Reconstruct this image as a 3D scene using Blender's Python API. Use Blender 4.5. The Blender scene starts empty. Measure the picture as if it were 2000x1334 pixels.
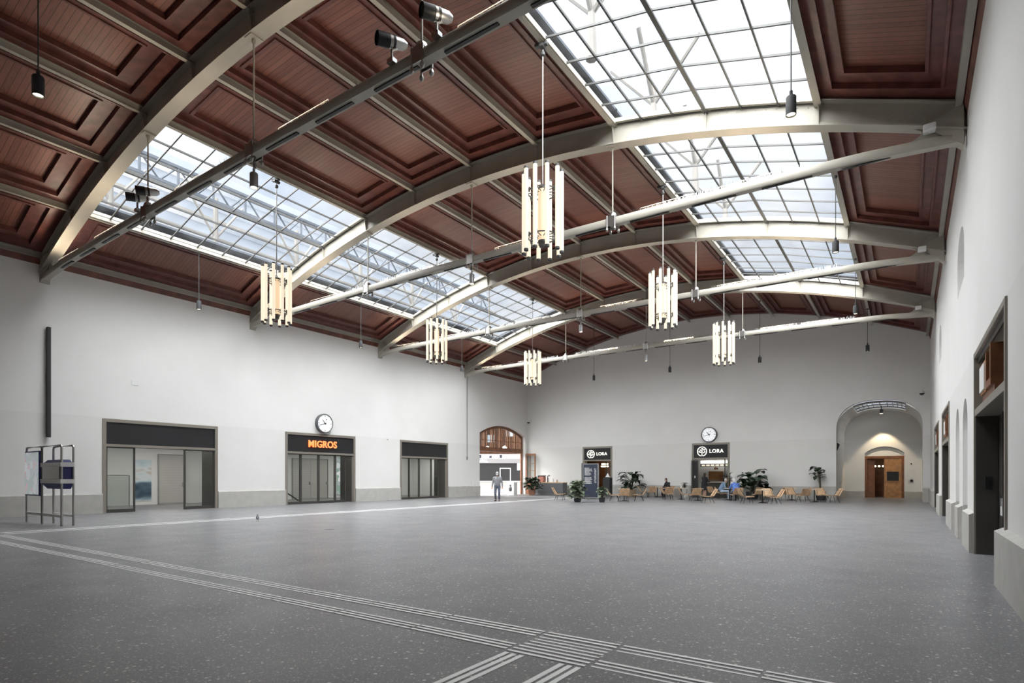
import bpy, bmesh, math, random
from mathutils import Vector, Matrix, geometry
PI=math.pi; R=math.radians
SC=bpy.context.scene; COL=SC.collection
# ---------------------------------------------------------------- camera, sky, sun, exposure
cam=bpy.data.objects.new('camera',bpy.data.cameras.new('camera')); COL.objects.link(cam)
cam.location=(0,0,1.5); cam.rotation_euler=(R(90),0,0.6042418)
cam.data.sensor_width=36; cam.data.lens=1120.646/2000*36; cam.data.shift_y=(930.788-667)/2000
cam.data.clip_start=.05; cam.data.clip_end=300
SC.camera=cam
W=bpy.data.worlds.new('sky'); SC.world=W; W.use_nodes=True; nt=W.node_tree; nt.nodes.clear()
def wn(t): return nt.nodes.new(t)
tc=wn('ShaderNodeTexCoord'); sp=wn('ShaderNodeSeparateXYZ'); nt.links.new(tc.outputs['Generated'],sp.inputs[0])
mr=wn('ShaderNodeMapRange'); nt.links.new(sp.outputs['Z'],mr.inputs['Value']); mr.inputs['From Min'].default_value=.35; mr.inputs['From Max'].default_value=1; mr.inputs['To Min'].default_value=.74; mr.inputs['To Max'].default_value=2.4
no=wn('ShaderNodeTexNoise'); no.inputs['Scale'].default_value=3.0; no.inputs['Detail'].default_value=4; nt.links.new(tc.outputs['Generated'],no.inputs['Vector'])
cr=wn('ShaderNodeValToRGB'); nt.links.new(no.outputs['Fac'],cr.inputs[0])
cr.color_ramp.elements[0].position=.35; cr.color_ramp.elements[0].color=(.60,.70,.86,1)
cr.color_ramp.elements[1].position=.62; cr.color_ramp.elements[1].color=(1,1,1,1)
bg=wn('ShaderNodeBackground'); nt.links.new(cr.outputs[0],bg.inputs[0]); nt.links.new(mr.outputs[0],bg.inputs[1])
wo=wn('ShaderNodeOutputWorld'); nt.links.new(bg.outputs[0],wo.inputs[0])
sun=bpy.data.objects.new('sun',bpy.data.lights.new('sun','SUN')); COL.objects.link(sun)
sun.data.energy=30; sun.data.angle=R(125); sun.data.color=(1,.985,.96); sun.rotation_euler=(R(20),R(2),0)
SC.view_settings.view_transform='Standard'; SC.view_settings.look='None'; SC.view_settings.gamma=1
SC.view_settings.use_curve_mapping=False; SC.view_settings.exposure=0.16
cy=SC.cycles; cy.use_denoising=True; cy.max_bounces=9; cy.diffuse_bounces=5; cy.glossy_bounces=4; cy.transmission_bounces=6; cy.transparent_max_bounces=16
cy.sample_clamp_indirect=6; cy.caustics_reflective=False; cy.caustics_refractive=False; cy.use_adaptive_sampling=True; cy.adaptive_threshold=.02
# ---------------------------------------------------------------- materials
MT={}
def mat(name,col,rough=.6,metal=0,emit=None,es=0,bump=None,vary=None,alpha=None,spec=.5):
    m=bpy.data.materials.new(name); m.use_nodes=True; t=m.node_tree; b=t.nodes['Principled BSDF']
    b.inputs['Base Color'].default_value=(*col,1); b.inputs['Roughness'].default_value=rough; b.inputs['Metallic'].default_value=metal
    b.inputs['Specular IOR Level'].default_value=spec
    if emit: b.inputs['Emission Color'].default_value=(*emit,1); b.inputs['Emission Strength'].default_value=es
    if vary or bump:
        c=t.nodes.new('ShaderNodeTexCoord')
    if vary:
        sc_,amt=vary; n=t.nodes.new('ShaderNodeTexNoise'); n.inputs['Scale'].default_value=sc_; n.inputs['Detail'].default_value=5
        t.links.new(c.outputs['Object'],n.inputs['Vector'])
        r=t.nodes.new('ShaderNodeValToRGB'); r.color_ramp.elements[0].position=.3; r.color_ramp.elements[1].position=.7
        r.color_ramp.elements[0].color=(*[x*(1-amt) for x in col],1); r.color_ramp.elements[1].color=(*[min(1,x*(1+amt)) for x in col],1)
        t.links.new(n.outputs['Fac'],r.inputs[0]); t.links.new(r.outputs[0],b.inputs['Base Color'])
    if bump:
        n=t.nodes.new('ShaderNodeTexNoise'); n.inputs['Scale'].default_value=bump[0]; n.inputs['Detail'].default_value=3
        t.links.new(c.outputs['Object'],n.inputs['Vector']); bu=t.nodes.new('ShaderNodeBump'); bu.inputs['Strength'].default_value=bump[1]; bu.inputs['Distance'].default_value=.02
        t.links.new(n.outputs['Fac'],bu.inputs['Height']); t.links.new(bu.outputs[0],b.inputs['Normal'])
    MT[name]=m; return m
def N(m,t): return m.node_tree.nodes.new(t)
def L(m,a,b): m.node_tree.links.new(a,b)
def mixc(m,fac,a,b,blend='MIX'):
    x=N(m,'ShaderNodeMix'); x.data_type='RGBA'; x.blend_type=blend
    for s,v in ((0,fac),(6,a),(7,b)):
        if hasattr(v,'node'): L(m,v,x.inputs[s])
        elif isinstance(v,(int,float)): x.inputs[s].default_value=v
        else: x.inputs[s].default_value=(*v,1)
    return x.outputs[2]
def mth(m,op,a,b=None):
    x=N(m,'ShaderNodeMath'); x.operation=op
    for i,v in enumerate((a,b)):
        if v is None: continue
        if hasattr(v,'node'): L(m,v,x.inputs[i])
        else: x.inputs[i].default_value=v
    return x.outputs[0]
# plaster: two coats, the lower one slightly greyer
m=mat('plaster',(.80,.79,.765),.85); b=m.node_tree.nodes['Principled BSDF']
g=N(m,'ShaderNodeNewGeometry'); s_=N(m,'ShaderNodeSeparateXYZ'); L(m,g.outputs['Position'],s_.inputs[0])
lo=mth(m,'LESS_THAN',s_.outputs['Z'],3.93)
n1=N(m,'ShaderNodeTexNoise'); n1.inputs['Scale'].default_value=.7; n1.inputs['Detail'].default_value=6; L(m,g.outputs['Position'],n1.inputs['Vector'])
c1=mixc(m,n1.outputs['Fac'],(.765,.755,.735),(.835,.83,.81)); c2=mixc(m,lo,(1,1,1),(.95,.95,.945))
L(m,mixc(m,1.0,c1,c2,'MULTIPLY'),b.inputs['Base Color'])
n2=N(m,'ShaderNodeTexNoise'); n2.inputs['Scale'].default_value=14; n2.inputs['Detail'].default_value=4; L(m,g.outputs['Position'],n2.inputs['Vector'])
bu=N(m,'ShaderNodeBump'); bu.inputs['Strength'].default_value=.12; bu.inputs['Distance'].default_value=.01; L(m,n2.outputs['Fac'],bu.inputs['Height']); L(m,bu.outputs[0],b.inputs['Normal'])
# terrazzo
m=mat('terrazzo',(.2,.2,.21),.35); b=m.node_tree.nodes['Principled BSDF']
g=N(m,'ShaderNodeNewGeometry')
def chips(scale,thr,seed):
    v=N(m,'ShaderNodeTexVoronoi'); v.inputs['Scale'].default_value=scale; v.inputs['Randomness'].default_value=1
    mp=N(m,'ShaderNodeMapping'); mp.inputs['Location'].default_value=(seed,seed*2,0); L(m,g.outputs['Position'],mp.inputs[0]); L(m,mp.outputs[0],v.inputs['Vector'])
    s=N(m,'ShaderNodeSeparateColor'); L(m,v.outputs['Color'],s.inputs[0])
    return mth(m,'MULTIPLY',mth(m,'GREATER_THAN',s.outputs[0],thr),mth(m,'LESS_THAN',v.outputs['Distance'],.42)), s.outputs[1]
n3=N(m,'ShaderNodeTexNoise'); n3.inputs['Scale'].default_value=.55; n3.inputs['Detail'].default_value=7; L(m,g.outputs['Position'],n3.inputs['Vector'])
base=mixc(m,n3.outputs['Fac'],(.125,.127,.136),(.205,.205,.210))
n4=N(m,'ShaderNodeTexNoise'); n4.inputs['Scale'].default_value=60; n4.inputs['Detail'].default_value=2; L(m,g.outputs['Position'],n4.inputs['Vector'])
base=mixc(m,.35,base,n4.outputs['Fac'],'OVERLAY')
a,r1=chips(48,.80,3); base=mixc(m,a,base,mixc(m,r1,(.16,.15,.145),(.52,.50,.48)))
a,r1=chips(95,.72,9); base=mixc(m,a,base,mixc(m,r1,(.12,.12,.12),(.46,.45,.44)))
a,r1=chips(30,.955,5); base=mixc(m,a,base,(.60,.58,.55))
L(m,base,b.inputs['Base Color'])
n5=N(m,'ShaderNodeTexNoise'); n5.inputs['Scale'].default_value=1.3; n5.inputs['Detail'].default_value=6; L(m,g.outputs['Position'],n5.inputs['Vector'])
rr=N(m,'ShaderNodeMapRange'); rr.inputs['To Min'].default_value=.26; rr.inputs['To Max'].default_value=.46; L(m,n5.outputs['Fac'],rr.inputs['Value']); L(m,rr.outputs[0],b.inputs['Roughness'])
# mahogany boards running across the hall
m=mat('boards',(.13,.05,.035),.42); b=m.node_tree.nodes['Principled BSDF']
g=N(m,'ShaderNodeNewGeometry'); s_=N(m,'ShaderNodeSeparateXYZ'); L(m,g.outputs['Position'],s_.inputs[0])
yy=mth(m,'DIVIDE',s_.outputs['Y'],.152); fr=mth(m,'FRACT',yy); fl=mth(m,'FLOOR',yy)
seam=mth(m,'LESS_THAN',fr,.09)
wn_=N(m,'ShaderNodeTexWhiteNoise'); wn_.noise_dimensions='1D'; L(m,fl,wn_.inputs['W'])
mp=N(m,'ShaderNodeMapping'); mp.inputs['Scale'].default_value=(.5,9,9); L(m,g.outputs['Position'],mp.inputs[0])
gr=N(m,'ShaderNodeTexNoise'); gr.inputs['Scale'].default_value=2.2; gr.inputs['Detail'].default_value=6; L(m,mp.outputs[0],gr.inputs['Vector'])
big=N(m,'ShaderNodeTexNoise'); big.inputs['Scale'].default_value=.35; L(m,g.outputs['Position'],big.inputs['Vector'])
c=mixc(m,gr.outputs['Fac'],(.092,.029,.020),(.265,.098,.064))
c=mixc(m,mth(m,'MULTIPLY',wn_.outputs['Value'],.5),c,(.30,.122,.080)); c=mixc(m,mth(m,'MULTIPLY',big.outputs['Fac'],.35),c,(.13,.042,.033))
c=mixc(m,mth(m,'MULTIPLY',seam,.8),c,(.018,.007,.005)); L(m,c,b.inputs['Base Color'])
bu=N(m,'ShaderNodeBump'); bu.inputs['Strength'].default_value=.5; bu.inputs['Distance'].default_value=.01; L(m,mth(m,'SUBTRACT',1,seam),bu.inputs['Height']); L(m,bu.outputs[0],b.inputs['Normal'])
mat('framewood',(.125,.042,.034),.4,vary=(3.5,.35)); mat('woodtrim',(.15,.048,.033),.45,vary=(2.5,.4))
mat('steel',(.40,.375,.32),.5,bump=(25,.08),vary=(1.5,.08)); mat('steelbar',(.07,.07,.068),.5)
mat('chrome',(.62,.62,.6),.25,1); mat('brushed',(.42,.41,.39),.35,1)
mat('stone',(.46,.45,.42),.75,vary=(3,.07),bump=(20,.1))
mat('bronze',(.30,.275,.235),.4,.35); mat('darkframe',(.070,.066,.060),.4,.3)
mat('signblack',(.016,.016,.018),.45,vary=(1.2,.2)); mat('black',(.012,.012,.013),.45); mat('matblack',(.03,.03,.032),.7)
mat('dial',(.85,.86,.87),.5,emit=(.95,.97,1),es=.38); mat('white',(.78,.78,.77),.6); mat('tactile',(.88,.88,.86),.5); mat('orange_glow',(.9,.2,.06),.5,emit=(1,.22,.07),es=1.6)
mat('white_glow',(.9,.9,.85),.5,emit=(1,.97,.86),es=1.0)
mat('tube',(.35,.33,.28),.4,emit=(1,.86,.66),es=.80); mat('core',(.6,.5,.38),.5,emit=(1,.72,.45),es=.55)
mat('lens',(.9,.85,.7),.3,emit=(1,.86,.62),es=7); mat('ceil_light',(.9,.9,.9),.5,emit=(1,.96,.9),es=9)
mat('screen',(.6,.65,.7),.3,emit=(.75,.85,1),es=.5)
mat('oak',(.42,.21,.085),.5,vary=(4,.25)); mat('brownwood',(.20,.078,.032),.45,vary=(3,.3)); mat('slat',(.64,.43,.26),.55,vary=(6,.2)); mat('palewood',(.70,.58,.42),.5,vary=(5,.1))
mat('leaf',(.028,.048,.026),.4,vary=(3,.45)); mat('paleleaf',(.15,.19,.12),.45,vary=(6,.4)); mat('stem',(.06,.055,.03),.7); mat('soil',(.03,.02,.015),.9)
mat('basket',(.42,.31,.20),.8,bump=(60,.5)); mat('terracotta',(.40,.20,.13),.75)
mat('skin',(.50,.31,.23),.55); mat('greyhair',(.55,.54,.52),.8); mat('darkhair',(.03,.02,.015),.7); mat('capgrey',(.34,.34,.36),.85); mat('whitehair',(.75,.74,.68),.8)
mat('fleece',(.27,.28,.29),.9,bump=(40,.3)); mat('denimdark',(.10,.115,.15),.85,bump=(60,.2)); mat('denim',(.20,.29,.42),.85); mat('lightdenim',(.36,.46,.58),.85)
mat('bluejacket',(.10,.20,.55),.7); mat('blackcloth',(.015,.015,.018),.8); mat('shoe',(.5,.5,.5),.7); mat('darkshoe',(.03,.03,.03),.6)
mat('binblue',(.018,.022,.13),.4); mat('totem',(.035,.045,.07),.35); mat('greycab',(.12,.125,.13),.5); mat('copper',(.42,.17,.12),.5)
mat('green',(.10,.30,.10),.5); mat('red',(.5,.04,.03),.5); mat('shutter',(.52,.51,.49),.5); mat('metalgrey',(.33,.33,.33),.45,.4)
mat('pave',(.42,.43,.45),.7,vary=(1,.15)); mat('concrete',(.52,.50,.46),.8,vary=(.6,.1)); mat('pigeon',(.12,.125,.14),.7)
mat('roofgrey',(.05,.06,.075),.8); mat('roofcream',(.15,.14,.125),.8); mat('roofsteel',(.035,.045,.06),.7)
# glass, clear
m=bpy.data.materials.new('glass'); m.use_nodes=True; MT['glass']=m; t=m.node_tree; t.nodes.clear()
o=N(m,'ShaderNodeOutputMaterial'); tr=N(m,'ShaderNodeBsdfTransparent'); tr.inputs[0].default_value=(.86,.88,.87,1); gl=N(m,'ShaderNodeBsdfGlossy'); gl.inputs['Roughness'].default_value=.02
fr_=N(m,'ShaderNodeFresnel'); fr_.inputs[0].default_value=1.45; gb=N(m,'ShaderNodeNewGeometry'); mx=N(m,'ShaderNodeMixShader'); L(m,mth(m,'MULTIPLY',fr_.outputs[0],mth(m,'SUBTRACT',1,gb.outputs['Backfacing'])),mx.inputs[0]); L(m,tr.outputs[0],mx.inputs[1]); L(m,gl.outputs[0],mx.inputs[2]); L(m,mx.outputs[0],o.inputs[0])
# skylight glass, cathedral glass that scatters part of the daylight
m=bpy.data.materials.new('skyglass'); m.use_nodes=True; MT['skyglass']=m; t=m.node_tree; t.nodes.clear()
o=N(m,'ShaderNodeOutputMaterial'); tr=N(m,'ShaderNodeBsdfTransparent'); tr.inputs[0].default_value=(.90,.935,.97,1); tl=N(m,'ShaderNodeBsdfTranslucent'); tl.inputs[0].default_value=(.9,.93,.97,1)
g=N(m,'ShaderNodeNewGeometry'); nz=N(m,'ShaderNodeTexNoise'); nz.inputs['Scale'].default_value=.9; nz.inputs['Detail'].default_value=6; L(m,g.outputs['Position'],nz.inputs['Vector'])
mr_=N(m,'ShaderNodeMapRange'); mr_.inputs['From Min'].default_value=.3; mr_.inputs['From Max'].default_value=.7; mr_.inputs['To Min'].default_value=.0; mr_.inputs['To Max'].default_value=.02; L(m,nz.outputs['Fac'],mr_.inputs['Value'])
mx=N(m,'ShaderNodeMixShader'); L(m,mr_.outputs[0],mx.inputs[0]); L(m,tr.outputs[0],mx.inputs[1]); L(m,tl.outputs[0],mx.inputs[2]); L(m,mx.outputs[0],o.inputs[0])
# poster pictures (printed sheets)
def poster(name,cols,scale,seed):
    m=mat(name,(.5,.5,.5),.35); b=m.node_tree.nodes['Principled BSDF']; g=N(m,'ShaderNodeNewGeometry'); mp=N(m,'ShaderNodeMapping'); mp.inputs['Location'].default_value=(seed,seed,seed); mp.inputs['Scale'].default_value=(scale,scale*.6,scale)
    L(m,g.outputs['Position'],mp.inputs[0]); n=N(m,'ShaderNodeTexNoise'); n.inputs['Scale'].default_value=1; n.inputs['Detail'].default_value=2; n.inputs['Distortion'].default_value=.3; L(m,mp.outputs[0],n.inputs['Vector'])
    r=N(m,'ShaderNodeValToRGB'); L(m,n.outputs['Fac'],r.inputs[0]); k=len(cols)
    while len(r.color_ramp.elements)<k: r.color_ramp.elements.new(.5)
    for i,c in enumerate(cols): r.color_ramp.elements[i].position=.28+.44*i/(k-1); r.color_ramp.elements[i].color=(*c,1)
    L(m,r.outputs[0],b.inputs['Base Color']); return m
poster('poster_beach',[(.02,.05,.09),(.10,.16,.22),(.45,.60,.66),(.70,.76,.78),(.35,.22,.12)],1.3,4)
poster('poster_colour',[(.08,.30,.14),(.85,.90,.88),(.95,.97,1),(.85,.12,.12),(.92,.93,.95),(.35,.38,.42)],2.6,7)
m=MT['poster_colour']; t=m.node_tree; rn=[x for x in t.nodes if x.type=='VALTORGB'][0]; rn.color_ramp.interpolation='CONSTANT'
vo=N(m,'ShaderNodeTexVoronoi'); vo.inputs['Scale'].default_value=1.4; L(m,[x for x in t.nodes if x.type=='MAPPING'][0].outputs[0],vo.inputs['Vector']); se=N(m,'ShaderNodeSeparateColor'); L(m,vo.outputs['Color'],se.inputs[0]); L(m,se.outputs[0],rn.inputs[0])
b=MT['poster_colour'].node_tree.nodes['Principled BSDF']; b.inputs['Emission Color'].default_value=(.9,.95,1,1); b.inputs['Emission Strength'].default_value=.25
# ---------------------------------------------------------------- mesh builder
class MB:
    def __init__(s): s.v=[]; s.f=[]; s.mi=[]; s.nb=0
    def add(s,vs,fs,mi=0):
        n=len(s.v); s.v+=[tuple(v) for v in vs]; s.f+=[tuple(i+n for i in f) for f in fs]; s.mi+=[mi]*len(fs)
    def box(s,x0,x1,y0,y1,z0,z1,mi=0):
        e=.0007*(s.nb%7); s.nb+=1; x0+=e; x1-=e; y0+=e; y1-=e; z1-=e   # no two faces of joined bars ever coincide
        s.add([(x0,y0,z0),(x1,y0,z0),(x1,y1,z0),(x0,y1,z0),(x0,y0,z1),(x1,y0,z1),(x1,y1,z1),(x0,y1,z1)],
              [(0,3,2,1),(4,5,6,7),(0,1,5,4),(1,2,6,5),(2,3,7,6),(3,0,4,7)],mi)
    def rbox(s,x0,x1,y0,y1,z0,z1,r=.01,mi=0):
        x0,x1=sorted((x0,x1)); y0,y1=sorted((y0,y1)); e=.0009*(s.nb%5); s.nb+=1; x0+=e; x1-=e; y0+=e; y1-=e; z1-=e; r=min(r,(x1-x0)/3,(y1-y0)/3)
        prof=[]
        for cx,cy,a0 in ((x1-r,y1-r,0),(x0+r,y1-r,90),(x0+r,y0+r,180),(x1-r,y0+r,270)):
            for k in range(4): a=R(a0+30*k); prof.append((cx+r*math.cos(a),cy+r*math.sin(a)))
        rz=min(r,(z1-z0)/3); n=len(prof); cx=(x0+x1)/2; cy=(y0+y1)/2
        def ins(p,d): 
            return (p[0]-math.copysign(min(d,abs(p[0]-cx)),p[0]-cx),p[1]-math.copysign(min(d,abs(p[1]-cy)),p[1]-cy))
        rings=[[(*ins(p,rz),z0) for p in prof],[(*p,z0+rz) for p in prof],[(*p,z1-rz) for p in prof],[(*ins(p,rz),z1) for p in prof]]
        s.rings(rings,True,mi)
    def rings(s,rings,cap=True,mi=0,closed=True):
        n=len(rings[0]); vs=[p for r in rings for p in r]; fs=[]
        for k in range(len(rings)-1):
            for i in range(n if closed else n-1):
                j=(i+1)%n; fs.append((k*n+i,k*n+j,(k+1)*n+j,(k+1)*n+i))
        if cap: fs.append(tuple(range(n))[::-1]); fs.append(tuple((len(rings)-1)*n+i for i in range(n)))
        s.add(vs,fs,mi)
    def tube(s,pts,r,n=8,mi=0,cap=True):
        pts=[Vector(p) for p in pts]; rs=r if isinstance(r,(list,tuple)) else [r]*len(pts); rings=[]
        up=None
        for i,p in enumerate(pts):
            d=(pts[min(i+1,len(pts)-1)]-pts[max(i-1,0)]).normalized()
            if up is None: up=Vector((0,0,1)) if abs(d.z)<.9 else Vector((1,0,0))
            a=d.cross(up).normalized(); b_=d.cross(a).normalized(); up=-b_ if False else up
            rings.append([tuple(p+a*(rs[i]*math.cos(2*PI*k/n))+b_*(rs[i]*math.sin(2*PI*k/n))) for k in range(n)])
        s.rings(rings,cap,mi)
    def lathe(s,prof,c=(0,0,0),n=20,mi=0,cap=True):
        s.rings([[(c[0]+r*math.cos(2*PI*k/n),c[1]+r*math.sin(2*PI*k/n),c[2]+z) for k in range(n)] for r,z in prof],cap,mi)
    def disc(s,c,r,axis,n=24,t=.01,mi=0):
        c=Vector(c); a=Vector(axis).normalized(); s.tube([c,c+a*t],r,n,mi)
    def poly(s,outer,holes,f3,t,mi=0):
        """plate with holes: f3(u,v,d)->xyz, thickness t"""
        loops=[outer]+holes; tess=geometry.tessellate_polygon([[Vector((u,v,0)) for u,v in l] for l in loops])
        flat=[p for l in loops for p in l]; n=len(flat)
        vs=[f3(u,v,0) for u,v in flat]+[f3(u,v,t) for u,v in flat]; fs=[tuple(x) for x in tess]+[tuple(i+n for i in x)[::-1] for x in tess]
        o=0
        for l in loops:
            k=len(l)
            for i in range(k): j=(i+1)%k; fs.append((o+i,o+j,n+o+j,n+o+i))
            o+=k
        s.add(vs,fs,mi)
    def build(s,name,mats,parent=None,smooth=False,loc=None,rz=0,recalc=True):
        me=bpy.data.meshes.new(name); me.from_pydata(s.v,[],s.f)
        mats=[mats] if isinstance(mats,str) else mats
        for x in mats: me.materials.append(MT[x])
        if len(mats)>1: me.polygons.foreach_set('material_index',s.mi)
        if recalc:
            bm=bmesh.new(); bm.from_mesh(me); bmesh.ops.recalc_face_normals(bm,faces=bm.faces); bm.to_mesh(me); bm.free()
        if smooth:
            me.polygons.foreach_set('use_smooth',[True]*len(me.polygons)); me.set_sharp_from_angle(angle=R(40))
        o=bpy.data.objects.new(name,me); COL.objects.link(o)
        if parent: o.parent=parent
        if loc: o.location=loc
        o.rotation_euler.z=rz
        return o
def tag(o,label=None,cat=None,group=None,kind=None):
    if label: o['label']=label
    if cat: o['category']=cat
    if group: o['group']=group
    if kind: o['kind']=kind
    return o
def thing(name,label,cat,loc=(0,0,0),rz=0,group=None,parent=None):
    o=bpy.data.objects.new(name,None); COL.objects.link(o); o.location=loc; o.rotation_euler.z=rz; o.empty_display_size=.2
    if parent: o.parent=parent
    return tag(o,label,cat,group)
def struct(o): o['kind']='structure'; return o
def dup(root,loc,rz=None,label=None,scale=None,parent=None):
    def cp(o,p):
        c=o.copy(); COL.objects.link(c)
        if p: c.parent=p
        for ch in KIDS.get(o.name,[x for x in o.children]): cp(ch,c)
        return c
    KIDS={}
    r=cp(root,parent); r.location=loc
    if rz is not None: r.rotation_euler.z=rz
    if scale: r.scale=(scale,)*3
    if label: r['label']=label
    return r
def text_mesh(body,size,depth,name,mat_,parent,loc,rot,bold=0.0,sx=1,spacing=1,align='CENTER'):
    c=bpy.data.curves.new(name,'FONT'); c.body=body; c.size=size; c.extrude=depth/2; c.offset=bold; c.align_x=align; c.align_y='CENTER'; c.space_character=spacing; c.resolution_u=3
    o=bpy.data.objects.new(name+'_tmp',c); COL.objects.link(o); dg=bpy.context.evaluated_depsgraph_get()
    me=bpy.data.meshes.new_from_object(o.evaluated_get(dg)); bpy.data.objects.remove(o); me.name=name
    me.materials.clear(); me.materials.append(MT[mat_])
    q=bpy.data.objects.new(name,me); COL.objects.link(q); q.location=loc; q.rotation_euler=rot; q.scale=(sx,1,1)
    if parent: q.parent=parent
    return q
# ---------------------------------------------------------------- hall dimensions
XL,XR,YB,YF=-27.12,1.08,-.56,41.65
XC=-13.05; BAY=8.44; TR=[7.89,16.33,24.77,33.21]; EDG=[YB]+TR+[YF]; NW=2.8
def zc(x): return 12.70-2.95*((x-XC)/14.0)**2      # underside of the purlins
def zf(x): return 12.12-2.92*((x-XC)/14.13)**2     # underside of the arches
KX={k:XC+NW*k for k in range(-5,6)}
KX[-5]=-27.0; KX[5]=.93
def archpts(u0,u1,spring,top,n=24,e=2.0):
    c=(u0+u1)/2; a=(u1-u0)/2; out=[]
    for i in range(n+1):
        th=PI*i/n; cu=math.cos(th); su=math.sin(th)
        out.append((c+a*math.copysign(abs(cu)**(2/e),cu),spring+(top-spring)*abs(su)**(2/e)))
    return out      # from right (u1) to left (u0)
def segarc(u0,u1,spring,top,n=20):
    a=(u1-u0)/2; h=top-spring; r=(a*a+h*h)/(2*h); c=(u0+u1)/2; z0=top-r; t=math.asin(a/r)
    return [(c+r*math.sin(t-2*t*i/n),z0+r*math.cos(t-2*t*i/n)) for i in range(n+1)]
# ---------------------------------------------------------------- walls
LD=[(9.79,14.56),(18.16,22.84),(26.49,31.21)]; RD=[(9.94,14.35),(22.78,27.29),(30.37,34.9)]
FD=[(-21.77,-19.16),(-12.9,-10.26)]
rect=lambda a,b,c,d:[(a,c),(b,c),(b,d),(a,d)]
# the opening outlines start a hair above the wall's own foot so no edges coincide
w=MB(); holes=[rect(a,b,.0,3.89) for a,b in LD]; 
holes=[rect(a,b,-.05,3.89) for a,b in LD]+[[(34.91,-.05),(41.30,-.05)]+segarc(34.91,41.30,4.9,5.62)]
w.poly(rect(YB-.3,YF+.4,-.2,10.4),holes,lambda u,v,d:(XL-d,u,v),.5); struct(w.build('wall_left','plaster'))
# right wall with portals, niches
NI=[(16.12,17.5),(18.62,19.95)]   # the two tall niches
UP=[(17.1,19.3),(28.2,30.2)]      # the two slit windows higher up
w=MB(); holes=[rect(a,b,-.05,3.89) for a,b in RD]+[rect(a,b,-.05,2.62)[:2]+archpts(a,b,2.62,3.3,14) for a,b in NI]+[rect(a,b,6.2,7.0)[:2]+archpts(a,b,7.0,7.66,14) for a,b in UP]
w.poly(rect(YB-.3,YF+.4,-.2,10.4),holes,lambda u,v,d:(XR+d,u,v),.55); struct(w.build('wall_right','plaster'))
# niche backs: concave half-round shells with a quarter-dome head
for i,(a,b_) in enumerate(NI):
    w=MB(); c=(a+b_)/2; r=(b_-a)/2; rings=[]
    for z in (0,.82,.82,2.62): 
        rr=r-(0.05 if z<=.82 and len(rings)<2 else 0)
        rings.append([(XR+.54*math.sin(PI*k/16)-(0 if 0<k<16 else 0)+.005,c-rr*math.cos(PI*k/16),z) for k in range(17)])
    w.rings(rings[:2],False,1,closed=False); w.rings(rings[2:],False,0,closed=False)
    dome=[]
    for q in range(0,7):
        t=PI/2*q/6; dome.append([(XR+.005+.54*math.sin(PI*k/16)*math.cos(t),c-r*math.cos(PI*k/16)*math.cos(t) if q<6 else c,2.62+.68*math.sin(t)) for k in range(17)])
    # dome narrows as an arch: sweep the half-circle head
    w.rings(dome,False,0,closed=False)
    struct(w.build('trim_%d'%(i+1),['plaster','stone'],smooth=True))
for i,(a,b_) in enumerate(UP):
    s=MB(); s.box(XR+.5,XR+.56,a-.05,b_+.05,6.1,7.75); s.add([(XR-.0,a,6.2),(XR,b_,6.2),(XR+.5,b_,6.75),(XR+.5,a,6.75),(XR+.5,a,6.1),(XR+.5,b_,6.1)],[(0,1,2,3),(0,3,4),(1,5,2)])
    o=struct(s.build('window_%d'%(i+1),'plaster'))
    g_=MB()
    for z in (6.95,7.02): g_.tube([(XR+.2,a+.1,z),(XR+.2,b_-.1,z)],.012,6)
    g_.build('window_bar','metalgrey',o)
# far wall with arched top, cafe doors, niche opening
NX0,NX1=-3.76,.72
top=[(x,zc(x)+.55) for x in [XR+.4-i*(XR-XL+.8)/40 for i in range(41)]]
w=MB(); holes=[rect(a,b,-.05,3.9) for a,b in FD]+[[(NX0,-.05),(NX1,-.05)]+archpts(NX0,NX1,4.35,6.22,28,2.5)]
w.poly([(XL-.4,-.2),(XR+.4,-.2)]+top,holes,lambda u,v,d:(u,YF+d,v),.45); struct(w.build('wall_far','plaster'))
w=MB(); w.box(XL-.5,XR+.5,YB-.4,YB,-.2,13.2); struct(w.build('wall_back','concrete'))
# vestibule behind the far wall opening
w=MB(); VB=48.0; prof=archpts(NX0-.04,NX1+.06,4.25,6.12,28,2.5); prof=[(NX1+.06,0)]+prof+[(NX0-.04,0)]
n=len(prof)
SKY0,SKY1=42.7,46.3
def sky(i): xm=(prof[i][0]+prof[i+1][0])/2; return prof[i][1]>5 and -2.85<xm<-.15
ys=[YF+.45,SKY0,SKY1,VB]
for j in range(3):
    for i in range(n-1):
        if j==1 and sky(i): continue
        (x0,z0),(x1,z1)=prof[i],prof[i+1]; w.add([(x0,ys[j],z0),(x1,ys[j],z1),(x1,ys[j+1],z1),(x0,ys[j+1],z0)],[(0,1,2,3)])
w.poly([(NX0-.3,-.2),(NX1+.4,-.2),(NX1+.4,6.6),(NX0-.3,6.6)],[[(-2.55,-.05),(-.22,-.05)]+segarc(-2.55,-.22,3.15,3.62,12)],lambda u,v,d:(u,VB+d,v),.35)
struct(w.build('wall_vestibule','plaster'))
ski=[i for i in range(n-1) if sky(i)]
g_=MB(); b2=MB(); xs=[prof[i] for i in ski]+[prof[ski[-1]+1]]
for (x0,z0),(x1,z1) in zip(xs,xs[1:]): g_.add([(x0,SKY0,z0+.12),(x1,SKY0,z1+.12),(x1,SKY1,z1+.12),(x0,SKY1,z0+.12)],[(0,1,2,3)])
for y in (SKY0,(SKY0+SKY1)/2,SKY1): b2.tube([(x,y,z+.10) for x,z in xs],.035,4)
for k in range(0,len(xs),1): b2.tube([(xs[k][0],SKY0,xs[k][1]+.1),(xs[k][0],SKY1,xs[k][1]+.1)],.022,4)
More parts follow.
